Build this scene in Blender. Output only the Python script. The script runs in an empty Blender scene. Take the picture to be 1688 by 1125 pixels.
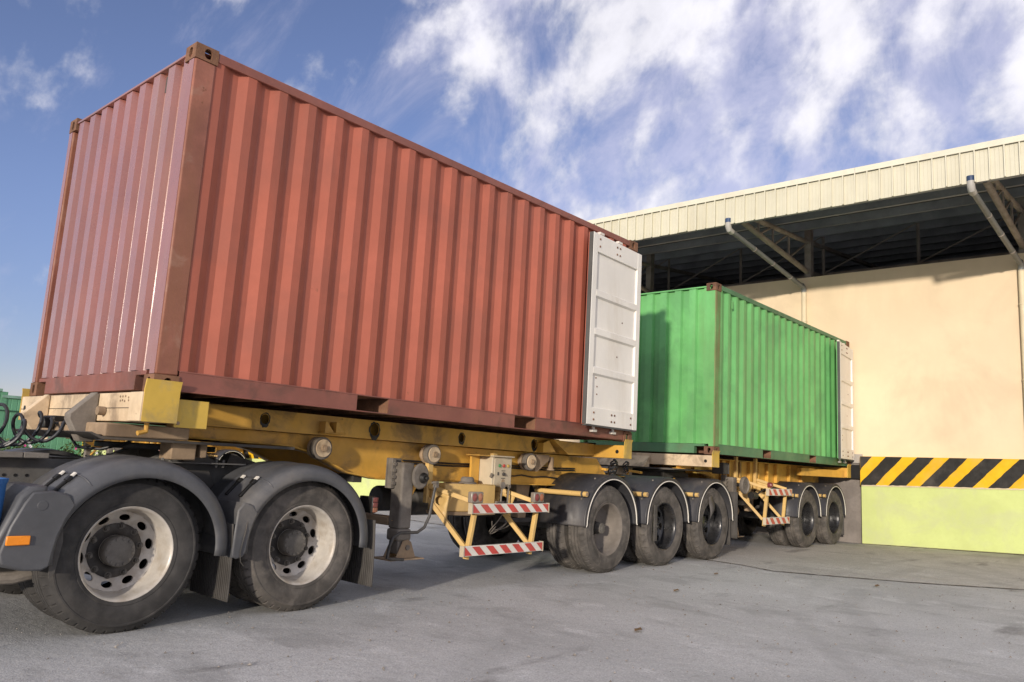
import bpy, bmesh, math, random
from mathutils import Vector, Matrix
random.seed(7)
R = math.radians
scene = bpy.context.scene
C = scene.collection

# ------------------------------------------------------------------ camera
YAW, PITCH, ROLL = R(41.583), R(8.736), R(3.038)
CAMP = Vector((-2.41, -5.414, 1.261))
fw = Vector((math.cos(PITCH)*math.cos(YAW), math.cos(PITCH)*math.sin(YAW), math.sin(PITCH)))
rt = Vector((math.sin(YAW), -math.cos(YAW), 0)); up = rt.cross(fw)
r2 = math.cos(ROLL)*rt + math.sin(ROLL)*up
u2 = -math.sin(ROLL)*rt + math.cos(ROLL)*up
cd = bpy.data.cameras.new('camera'); cam = bpy.data.objects.new('camera', cd); C.objects.link(cam)
cd.sensor_width = 36; cd.lens = 1291.6/1688*36; cd.clip_end = 2000; cd.clip_start = .05
m = Matrix((r2, u2, -fw)).transposed().to_4x4(); m.translation = CAMP
cam.matrix_world = m
scene.camera = cam

# ------------------------------------------------------------------ sky + sun
SUN_AZ, SUN_EL = R(21), R(9.8)            # direction the light travels (azimuth), elevation
world = bpy.data.worlds.new('World'); scene.world = world; world.use_nodes = True
world.cycles.sampling_method = 'MANUAL'; world.cycles.sample_map_resolution = 512
def N(nt, typ, **kw):
    n = nt.nodes.new(typ)
    for k, v in kw.items():
        if k.startswith('i_'):
            key = k[2:]; key = int(key) if key.isdigit() else key.replace('_', ' ')
            n.inputs[key].default_value = v
        else: setattr(n, k, v)
    return n
def link(nt, a, b): nt.links.new(a, b)
def build_world():
    nt = world.node_tree; nt.nodes.clear()
    out = N(nt, 'ShaderNodeOutputWorld'); bg = N(nt, 'ShaderNodeBackground', i_Strength=.15)
    link(nt, bg.outputs[0], out.inputs[0])
    sky = N(nt, 'ShaderNodeTexSky', sky_type='NISHITA', sun_disc=False, sun_elevation=SUN_EL,
            sun_rotation=math.atan2(-math.cos(SUN_AZ), -math.sin(SUN_AZ)), air_density=.9, dust_density=.15, ozone_density=3, altitude=1500)
    def M(op, a, b=None, c=None, clamp=False):
        n = N(nt, 'ShaderNodeMath', operation=op, use_clamp=clamp)
        for i, v in enumerate((a, b, c)):
            if v is None: continue
            if isinstance(v, (int, float)): n.inputs[i].default_value = v
            else: link(nt, v, n.inputs[i])
        return n.outputs[0]
    tc = N(nt, 'ShaderNodeTexCoord'); sep = N(nt, 'ShaderNodeSeparateXYZ'); link(nt, tc.outputs['Generated'], sep.inputs[0])
    # streak axis of the high cloud, in world space
    ax = (u2*.86+r2*.5).normalized()
    dot = N(nt, 'ShaderNodeVectorMath', operation='DOT_PRODUCT'); link(nt, tc.outputs['Generated'], dot.inputs[0]); dot.inputs[1].default_value = ax
    def stretched(k):
        sc = N(nt, 'ShaderNodeVectorMath', operation='SCALE'); sc.inputs[0].default_value = ax
        link(nt, M('MULTIPLY', dot.outputs['Value'], -k), sc.inputs['Scale'])
        ad = N(nt, 'ShaderNodeVectorMath', operation='ADD'); link(nt, tc.outputs['Generated'], ad.inputs[0]); link(nt, sc.outputs[0], ad.inputs[1]); return ad.outputs[0]
    def noise(v, scale, detail, rough, dist, loc):
        mp = N(nt, 'ShaderNodeMapping'); mp.inputs['Location'].default_value = loc; link(nt, v, mp.inputs[0])
        n = N(nt, 'ShaderNodeTexNoise'); n.inputs['Scale'].default_value = scale; n.inputs['Detail'].default_value = detail
        n.inputs['Roughness'].default_value = rough; n.inputs['Distortion'].default_value = dist
        link(nt, mp.outputs[0], n.inputs['Vector']); return n.outputs['Fac']
    def rng(v, a, b, c=0., d=1.):
        n = N(nt, 'ShaderNodeMapRange', interpolation_type='SMOOTHSTEP')
        for i, x in enumerate((a, b, c, d)): n.inputs[i+1].default_value = x
        link(nt, v, n.inputs[0]); return n.outputs[0]
    puff = noise(stretched(.25), CLOUD['ps'], 8, .56, .15, CLOUD['pl'])
    wisp = noise(stretched(.52), CLOUD['ws'], 8, .66, .5, CLOUD['wl'])
    side = M('ADD', M('ADD', M('MULTIPLY', sep.outputs[0], .325), M('MULTIPLY', sep.outputs[1], .893)), M('MULTIPLY', sep.outputs[2], .30))   # ~1 in the clear gap
    cov = rng(side, .86, 1.01, .07, -.12)
    d1 = M('ADD', puff, cov); d2 = M('ADD', M('ADD', M('MULTIPLY', wisp, .8), M('MULTIPLY', puff, .2)), cov)
    f1 = rng(d1, .49, .66, 0, .90); f2 = rng(d2, .39, .66, 0, .56)
    def cloudcol(c, v):
        cs = N(nt, 'ShaderNodeVectorMath', operation='SCALE'); cs.inputs[0].default_value = c; link(nt, v, cs.inputs['Scale']); return cs.outputs[0]
    white = cloudcol((4.5, 4.42, 4.7), rng(M('ADD', M('MULTIPLY', d1, .65), M('MULTIPLY', wisp, .35)), .45, .70, .82, 1.08))
    veil = cloudcol((3.2, 3.1, 3.85), rng(d2, .42, .75, .9, 1.1))
    tint = N(nt, 'ShaderNodeMix', data_type='RGBA', blend_type='MULTIPLY'); tint.inputs[0].default_value = 1
    dim = N(nt, 'ShaderNodeVectorMath', operation='SCALE'); link(nt, sky.outputs[0], dim.inputs[0]); link(nt, rng(sep.outputs[2], .0, .32, .66, 1.0), dim.inputs['Scale'])
    link(nt, dim.outputs[0], tint.inputs[6]); tint.inputs[7].default_value = SKY_TINT
    m1 = N(nt, 'ShaderNodeMix', data_type='RGBA'); link(nt, f2, m1.inputs[0]); link(nt, tint.outputs[2], m1.inputs[6]); link(nt, veil, m1.inputs[7])
    mx = N(nt, 'ShaderNodeMix', data_type='RGBA'); link(nt, f1, mx.inputs[0]); link(nt, m1.outputs[2], mx.inputs[6]); link(nt, white, mx.inputs[7])
    link(nt, mx.outputs[2], bg.inputs[0])
SKY_TINT = (1.16, .79, .77, 1)
CLOUD = dict(ps=7.5, pl=(11.1,6.9,.1), ws=8.0, wl=(11.8,.2,.7))
build_world()
sd = bpy.data.lights.new('sun', 'SUN'); sun = bpy.data.objects.new('sun', sd); C.objects.link(sun)
sd.energy = 2.55; sd.angle = R(2.1); sd.color = (1.0, .89, .765)
sdir = Vector((math.cos(SUN_EL)*math.cos(SUN_AZ), math.cos(SUN_EL)*math.sin(SUN_AZ), -math.sin(SUN_EL)))
sun.rotation_euler = sdir.to_track_quat('-Z', 'Y').to_euler(); sun.location = (-20, -12, 15)
vs = scene.view_settings
vs.view_transform = 'Standard'; vs.look = 'None'; vs.exposure = 0.58; vs.gamma = 1; vs.use_curve_mapping = False
scene.render.engine = 'CYCLES'
scene.cycles.max_bounces = 6; scene.cycles.diffuse_bounces = 3; scene.cycles.glossy_bounces = 3

# ------------------------------------------------------------------ materials
MATS = {}
def mat(name, base, rough=.55, spec=.4, metal=0, var=.18, vscale=1.3, dirt=None, dirt_amt=.5, dirt_lo=.5, dirt_hi=.72, dirt_scale=1.6, streak=0,
        spots=None, spot_lo=.66, spot_scale=9, bump=.12, bscale=60, bdist=.004, rvar=.12, coat=0, grime=None):
    if name in MATS: return MATS[name]
    mt = bpy.data.materials.new(name); mt.use_nodes = True; nt = mt.node_tree; nt.nodes.clear()
    out = N(nt, 'ShaderNodeOutputMaterial'); bs = N(nt, 'ShaderNodeBsdfPrincipled'); link(nt, bs.outputs[0], out.inputs[0])
    geo = N(nt, 'ShaderNodeNewGeometry'); P = geo.outputs['Position']
    def noise(scale, detail=5, rough=.6, sc=None, loc=(0,0,0), dist=0):
        v = P
        if sc or any(loc):
            mp = N(nt, 'ShaderNodeMapping'); mp.inputs['Scale'].default_value = sc or (1,1,1); mp.inputs['Location'].default_value = loc
            link(nt, P, mp.inputs[0]); v = mp.outputs[0]
        n = N(nt, 'ShaderNodeTexNoise'); n.inputs['Scale'].default_value = scale; n.inputs['Detail'].default_value = detail
        n.inputs['Roughness'].default_value = rough; n.inputs['Distortion'].default_value = dist
        link(nt, v, n.inputs['Vector']); return n.outputs['Fac']
    def rng(v, a, b, c=0., d=1., smooth=True):
        n = N(nt, 'ShaderNodeMapRange', interpolation_type='SMOOTHSTEP' if smooth else 'LINEAR')
        for i, x in enumerate((a, b, c, d)): n.inputs[i+1].default_value = x
        link(nt, v, n.inputs[0]); return n.outputs[0]
    def mix(f, a, b):
        n = N(nt, 'ShaderNodeMix', data_type='RGBA')
        if isinstance(f, float): n.inputs[0].default_value = f
        else: link(nt, f, n.inputs[0])
        for i, x in ((6, a), (7, b)):
            if isinstance(x, tuple): n.inputs[i].default_value = (*x, 1)
            else: link(nt, x, n.inputs[i])
        return n.outputs[2]
    lo = tuple(max(0, c*(1-var)) for c in base); hi = tuple(min(1, c*(1+var)) for c in base)
    col = mix(rng(noise(vscale, 6, .62), .32, .68), lo, hi)
    col = mix(rng(noise(vscale*14, 4, .6), .3, .75, 0, .30), col, lo)
    if dirt:
        f = rng(noise(dirt_scale, 7, .65, (1,1,.22) if streak else None, (3.3,1.1,.7), .2), dirt_lo, dirt_hi, 0, dirt_amt)
        col = mix(f, col, dirt)
    if streak:
        f = rng(noise(16, 5, .6, (1,1,.035), (0,0,2.)), .55, .8, 0, streak)
        col = mix(f, col, dirt or (.12,.08,.05))
    if grime:
        gc_, gs_, g0, g1, ga = grime
        col = mix(rng(noise(gs_, 6, .6, None, (5.7,9.1,2.3), .4), g0, g1, 0, ga), col, gc_)
    if spots:
        f = rng(noise(spot_scale, 8, .7, None, (7,2,5)), spot_lo, spot_lo+.07, 0, .9)
        col = mix(f, col, spots)
    link(nt, col, bs.inputs['Base Color'])
    link(nt, rng(noise(vscale*3, 4), .3, .7, max(.03, rough-rvar), min(1, rough+rvar)), bs.inputs['Roughness'])
    bs.inputs['Metallic'].default_value = metal; bs.inputs['Specular IOR Level'].default_value = spec
    if coat: bs.inputs['Coat Weight'].default_value = coat; bs.inputs['Coat Roughness'].default_value = .32; bs.inputs['Coat IOR'].default_value = 1.9
    if bump:
        b = N(nt, 'ShaderNodeBump'); b.inputs['Strength'].default_value = bump; b.inputs['Distance'].default_value = bdist
        link(nt, noise(bscale, 6, .65), b.inputs['Height']); link(nt, b.outputs[0], bs.inputs['Normal'])
    MATS[name] = mt; return mt
red = mat('red_paint', (.385,.113,.071), .58, .32, var=.12, vscale=.9, dirt=(.20,.085,.06), dirt_amt=.45, streak=.35, spots=(.16,.07,.04), spot_lo=.68, spot_scale=10, bump=.12, bscale=5, bdist=.014, grime=((.30,.10,.068), 1.1, .46, .66, .55))
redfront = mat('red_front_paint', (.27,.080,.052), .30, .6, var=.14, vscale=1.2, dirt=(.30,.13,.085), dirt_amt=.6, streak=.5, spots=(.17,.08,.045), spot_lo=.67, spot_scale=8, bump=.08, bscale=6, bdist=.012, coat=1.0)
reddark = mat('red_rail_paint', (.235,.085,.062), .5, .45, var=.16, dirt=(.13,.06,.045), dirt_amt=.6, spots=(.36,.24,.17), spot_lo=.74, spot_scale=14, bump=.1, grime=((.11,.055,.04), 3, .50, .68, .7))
redrust = mat('rusty_red_paint', (.29,.115,.08), .55, .3, var=.25, vscale=2.2, dirt=(.24,.105,.06), dirt_amt=.8, dirt_lo=.42, dirt_hi=.6, streak=.5, spots=(.15,.06,.03), spot_lo=.62, spot_scale=12, bump=.35, bscale=40, grime=((.34,.20,.145), 4, .52, .66, .5))
rust = mat('rusty_steel', (.19,.098,.058), .8, .25, var=.35, vscale=5, dirt=(.09,.05,.035), dirt_amt=.7, spots=(.30,.15,.07), spot_lo=.6, spot_scale=18, bump=.5, bscale=50)
green = mat('green_paint', (.145,.425,.14), .46, .45, var=.15, vscale=.8, dirt=(.15,.31,.11), dirt_amt=.6, streak=.4, spots=(.16,.22,.07), spot_lo=.70, spot_scale=6, bump=.12, bscale=5, bdist=.014, grime=((.10,.27,.10), 1.3, .48, .66, .6))
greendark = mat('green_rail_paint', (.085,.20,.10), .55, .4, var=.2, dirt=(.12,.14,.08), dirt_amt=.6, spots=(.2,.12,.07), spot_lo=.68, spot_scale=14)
greenrust = mat('worn_green_paint', (.12,.28,.095), .65, .3, var=.25, vscale=2, dirt=(.22,.17,.08), dirt_amt=.7, dirt_lo=.48, dirt_hi=.62, streak=.5, spots=(.28,.14,.06), spot_lo=.63, spot_scale=12, bump=.3)
white = mat('door_white', (.80,.775,.71), .5, .4, var=.05, dirt=(.58,.53,.44), dirt_amt=.6, streak=.2, spots=(.36,.2,.1), spot_lo=.765, spot_scale=16, bump=.06)
gasket = mat('door_gasket', (.10,.10,.095), .8, .2)
yellow = mat('trailer_yellow', (.66,.37,.065), .5, .4, var=.16, vscale=1.6, dirt=(.46,.27,.09), dirt_amt=.7, spots=(.14,.085,.04), spot_lo=.66, spot_scale=11, bump=.15, grime=((.10,.07,.045), 2.4, .50, .70, .75))
guardy = mat('guard_yellow', (.63,.42,.15), .55, .35, var=.12, vscale=3, dirt=(.45,.31,.15), dirt_amt=.6, spots=(.2,.12,.06), spot_lo=.67, spot_scale=14, bump=.12)
cream = mat('dusty_yellow', (.64,.50,.33), .62, .3, var=.14, vscale=2.5, dirt=(.40,.28,.16), dirt_amt=.6, spots=(.15,.10,.06), spot_lo=.64, spot_scale=14, bump=.2, grime=((.16,.115,.08), 3.2, .49, .68, .7))
yplate = mat('yellow_plate', (.60,.40,.07), .5, .4, var=.12, dirt=(.50,.36,.14), dirt_amt=.9, dirt_scale=4, bump=.1, spots=(.16,.12,.05), spot_lo=.68, grime=((.30,.23,.10), 5, .48, .66, .6))
dusty = mat('dusty_steel', (.19,.168,.142), .8, .2, var=.3, vscale=4, dirt=(.10,.08,.06), dirt_amt=.7, bump=.3)
dustbrown = mat('dust_brown', (.33,.24,.155), .82, .2, var=.22, vscale=5, dirt=(.17,.12,.08), dirt_amt=.7, bump=.25)
darksteel = mat('chassis_dark', (.075,.070,.064), .7, .3, var=.3, vscale=3, dirt=(.15,.125,.10), dirt_amt=.7, bump=.2)
chassisgrey = mat('chassis_grey', (.15,.145,.135), .72, .3, var=.25, vscale=3, dirt=(.24,.205,.165), dirt_amt=.7, bump=.2)
grease = mat('black_grease', (.014,.013,.012), .5, .4, var=.4, vscale=6)
plastic = mat('mudguard_plastic', (.078,.080,.085), .5, .5, var=.22, vscale=2.2, dirt=(.19,.175,.155), dirt_amt=.65, dirt_lo=.46, bump=.2, bscale=130, bdist=.002)
rubguard = mat('mudguard_rubber', (.034,.034,.038), .52, .45, var=.2, vscale=2.2, dirt=(.115,.10,.085), dirt_amt=.65, streak=.4, bump=.1)
flapm = mat('mudflap_rubber', (.070,.065,.059), .9, .2, var=.25, vscale=4, dirt=(.125,.113,.098), dirt_amt=.6, streak=.4, bump=.3)
trim = mat('white_trim', (.72,.68,.6), .5, .4, var=.08, dirt=(.4,.36,.3), dirt_amt=.5)
tyrem = mat('tyre_rubber', (.045,.043,.041), .82, .3, var=.25, vscale=5, dirt=(.095,.088,.08), dirt_amt=.5, dirt_lo=.40, dirt_hi=.75, dirt_scale=6, bump=.25, bscale=120, bdist=.002)
tyredust = mat('tyre_rubber_dusty', (.085,.078,.070), .9, .2, var=.25, vscale=5, dirt=(.19,.168,.145), dirt_amt=.65, dirt_lo=.40, dirt_hi=.72, dirt_scale=6, bump=.25, bscale=120, bdist=.002)
rimm = mat('rim_aluminium', (.50,.465,.41), .45, .5, metal=.1, var=.15, vscale=5, dirt=(.32,.26,.19), dirt_amt=.7, dirt_lo=.42, dirt_hi=.7, dirt_scale=7, spots=(.16,.10,.06), spot_lo=.68, spot_scale=24, bump=.1)
rimdust = mat('rim_dusty', (.185,.163,.14), .85, .2, var=.18, vscale=6, dirt=(.11,.085,.06), dirt_amt=.6, bump=.15)
rimblack = mat('rim_black', (.018,.018,.019), .32, .6, var=.3, vscale=5, dirt=(.075,.065,.055), dirt_amt=.5, spots=(.3,.3,.3), spot_lo=.72, spot_scale=12, bump=.1)
hubm = mat('hub_grey', (.13,.12,.105), .7, .3, var=.25, vscale=9, dirt=(.05,.045,.04), dirt_amt=.6, bump=.2)
hosem = mat('hose_black', (.018,.019,.021), .42, .5, var=.3, vscale=10)
amber = mat('amber_lens', (.85,.27,.015), .3, .5, var=.08)
redlens = mat('red_lens', (.20,.045,.04), .3, .5, var=.15, dirt=(.25,.15,.12), dirt_amt=.5)
orangelens = mat('orange_lens', (.32,.12,.06), .35, .5, var=.15, dirt=(.3,.2,.14), dirt_amt=.5)
boxcream = mat('box_cream', (.50,.43,.31), .55, .4, var=.12, dirt=(.36,.27,.17), dirt_amt=.6)
stripered = mat('reflective_red', (.52,.065,.055), .4, .5, var=.14, vscale=4, dirt=(.42,.2,.15), dirt_amt=.5)
stripewhite = mat('reflective_white', (.70,.67,.60), .45, .5, var=.08, vscale=4, dirt=(.5,.42,.33), dirt_amt=.5)
btn_g = mat('button_green', (.06,.22,.08), .4); btn_r = mat('button_red', (.42,.05,.04), .4); btn_y = mat('button_yellow', (.5,.34,.08), .4)
bluem = mat('blue_plastic', (.02,.11,.32), .4, .5, var=.15)
glassm = mat('lamp_glass', (.24,.205,.17), .25, .5)
wallc = mat('cream_wall_paint', (.76,.615,.425), .85, .2, var=.06, vscale=.55, dirt=(.68,.55,.37), dirt_amt=.8, dirt_scale=.8, streak=.26, grime=((.60,.48,.33), .5, .48, .68, .65), bump=.12, bscale=9, bdist=.01)
limec = mat('lime_wall_paint', (.555,.625,.25), .82, .25, var=.07, vscale=1.2, dirt=(.50,.55,.22), dirt_amt=.6, spots=(.34,.37,.15), spot_lo=.67, spot_scale=7, grime=((.50,.53,.30), 1.5, .47, .66, .6), bump=.5, bscale=10, bdist=.012)
hazy = mat('hazard_yellow', (.74,.43,.012), .7, .3, var=.10, vscale=3, dirt=(.60,.40,.12), dirt_amt=.5, spots=(.35,.25,.10), spot_lo=.655, spot_scale=11, bump=.35, bscale=12, bdist=.01)
hazb = mat('hazard_black', (.020,.018,.016), .65, .35, var=.3, vscale=4, dirt=(.08,.07,.06), dirt_amt=.7, spots=(.40,.27,.05), spot_lo=.70, spot_scale=14, bump=.35, bscale=12, bdist=.01)
greyc = mat('grey_render', (.22,.195,.175), .9, .2, var=.2, vscale=2, dirt=(.14,.12,.105), dirt_amt=.7, spots=(.4,.37,.33), spot_lo=.71, spot_scale=7, bump=.6, bscale=12, bdist=.015)
conc = mat('light_concrete', (.42,.39,.35), .9, .2, var=.12, bump=.3)
fasc = mat('fascia_sheet', (.585,.56,.435), .55, .4, var=.06, vscale=1.0, dirt=(.50,.45,.31), dirt_amt=.6, streak=.18, bump=.03)
flash = mat('fascia_flashing', (.66,.63,.50), .5, .4, var=.05, dirt=(.5,.45,.34), dirt_amt=.4)
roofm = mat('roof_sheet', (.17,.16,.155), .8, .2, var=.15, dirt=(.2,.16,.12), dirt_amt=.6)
steelg = mat('purlin_steel', (.27,.28,.30), .7, .3, var=.2)
trussm = mat('truss_steel', (.26,.23,.20), .75, .25, var=.25, vscale=3, dirt=(.16,.11,.08), dirt_amt=.6)
pipeshade = mat('downpipe_shaded', (.15,.158,.155), .55, .4, var=.1, vscale=3)  # shade under the roof put into the sloping pipe's base colour
pipec = mat('downpipe_cream', (.70,.60,.42), .6, .3, var=.1, vscale=2)
pipew = mat('pipe_white', (.40,.385,.35), .5, .4, var=.1)
farg = mat('far_green_sheet', (.12,.31,.18), .6, .3, var=.08)
leafm = mat('leaf_green', (.075,.115,.035), .7, .3, var=.4, vscale=6)
woodm = mat('step_board', (.18,.165,.145), .8, .2, var=.25, vscale=4)

def ground_mat(name, kind):
    mt = bpy.data.materials.new(name); mt.use_nodes = True; nt = mt.node_tree; nt.nodes.clear()
    out = N(nt, 'ShaderNodeOutputMaterial'); bs = N(nt, 'ShaderNodeBsdfPrincipled'); link(nt, bs.outputs[0], out.inputs[0])
    P = N(nt, 'ShaderNodeNewGeometry').outputs['Position']
    def mapped(sc, loc=(0,0,0), rot=0):
        mp = N(nt, 'ShaderNodeMapping'); mp.inputs['Scale'].default_value = sc; mp.inputs['Location'].default_value = loc; mp.inputs['Rotation'].default_value = (0,0,rot)
        link(nt, P, mp.inputs[0]); return mp.outputs[0]
    def noise(scale, detail=6, rough=.6, v=None, dist=0):
        n = N(nt, 'ShaderNodeTexNoise'); n.inputs['Scale'].default_value = scale; n.inputs['Detail'].default_value = detail
        n.inputs['Roughness'].default_value = rough; n.inputs['Distortion'].default_value = dist
        link(nt, v or P, n.inputs['Vector']); return n.outputs['Fac']
    def rng(v, a, b, c=0., d=1.):
        n = N(nt, 'ShaderNodeMapRange', interpolation_type='SMOOTHSTEP')
        for i, x in enumerate((a, b, c, d)): n.inputs[i+1].default_value = x
        link(nt, v, n.inputs[0]); return n.outputs[0]
    def M(op, a, b=None):
        n = N(nt, 'ShaderNodeMath', operation=op)
        for i, v in enumerate((a, b)):
            if v is None: continue
            if isinstance(v, (int, float)): n.inputs[i].default_value = v
            else: link(nt, v, n.inputs[i])
        return n.outputs[0]
    def mix(f, a, b):
        n = N(nt, 'ShaderNodeMix', data_type='RGBA')
        link(nt, f, n.inputs[0])
        for i, x in ((6, a), (7, b)):
            if isinstance(x, tuple): n.inputs[i].default_value = (*x, 1)
            else: link(nt, x, n.inputs[i])
        return n.outputs[2]
    if kind == 'asphalt': a, b, dk, lt = (.46,.462,.445), (.60,.60,.58), (.30,.298,.285), (.72,.72,.70)
    else: a, b, dk, lt = (.47,.455,.42), (.57,.555,.52), (.30,.288,.265), (.66,.645,.61)
    col = mix(rng(noise(.45, 5, .62, None, .4), .33, .67), a, b)
    col = mix(rng(noise(1.7, 5, .68, mapped((1,.55,1), (4,2,0), R(20))), .50, .68, 0, .6), col, dk)
    col = mix(rng(noise(2.2, 6, .72, mapped((1,.6,1), (9,7,0), R(-35))), .53, .68, 0, .75), col, lt)
    # aggregate speckle
    col = mix(rng(noise(80, 3, .75), .42, .60, 0, .55), col, dk)
    col = mix(rng(noise(28, 4, .75, mapped((1,1,1), (5,1,2))), .46, .66, 0, .42), col, dk)
    col = mix(rng(noise(55, 2, .6, mapped((1,1,1), (3,8,1))), .62, .70, 0, .75), col, (.68,.67,.64))
    col = mix(rng(noise(33, 2, .6, mapped((1,1,1), (8,3,1))), .71, .76, 0, .8), col, (.07,.062,.055))
    # curved tyre scrub marks
    sep = N(nt, 'ShaderNodeSeparateXYZ'); link(nt, P, sep.inputs[0])
    n1 = noise(.6, 2); n2 = noise(1.1, 4, .7)
    for cx, cy, rad, w, amt in ((13.5,-7.2,4.3,.14,.5), (13.5,-7.2,4.75,.12,.4), (9.5,-12.5,10.4,.16,.35), (9.5,-12.5,10.9,.12,.3), (16.5,-9.0,8.2,.15,.4), (16.5,-9.0,8.75,.15,.35), (-4,9,12.2,.16,.25)):
        dx = M('SUBTRACT', sep.outputs[0], cx); dy = M('SUBTRACT', sep.outputs[1], cy)
        rr = M('SQRT', M('ADD', M('MULTIPLY', dx, dx), M('MULTIPLY', dy, dy)))
        e = M('ABSOLUTE', M('SUBTRACT', rr, M('ADD', rad-.1, M('MULTIPLY', n1, .2))))
        f = M('MULTIPLY', rng(e, w*.4, w, 1., 0.), rng(n2, .36, .60, 0, amt*.95))
        col = mix(f, col, dk)
    # oil drips under the lorry
    col = mix(rng(noise(1.1, 4, .6, mapped((.5,1.6,1), (2,3,0))), .60, .72, 0, .5), col, (.10,.092,.085))
    link(nt, col, bs.inputs['Base Color'])
    link(nt, rng(n2, .3, .7, .72, .95), bs.inputs['Roughness']); bs.inputs['Specular IOR Level'].default_value = .3
    h = M('ADD', M('MULTIPLY', noise(70, 3, .7), .5), M('MULTIPLY', noise(9, 3, .6), 1.0))
    b = N(nt, 'ShaderNodeBump'); b.inputs['Strength'].default_value = .7; b.inputs['Distance'].default_value = .012
    link(nt, h, b.inputs['Height']); link(nt, b.outputs[0], bs.inputs['Normal'])
    return mt
asphalt = ground_mat('asphalt', 'asphalt'); apronm = ground_mat('apron_concrete', 'concrete')

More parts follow.
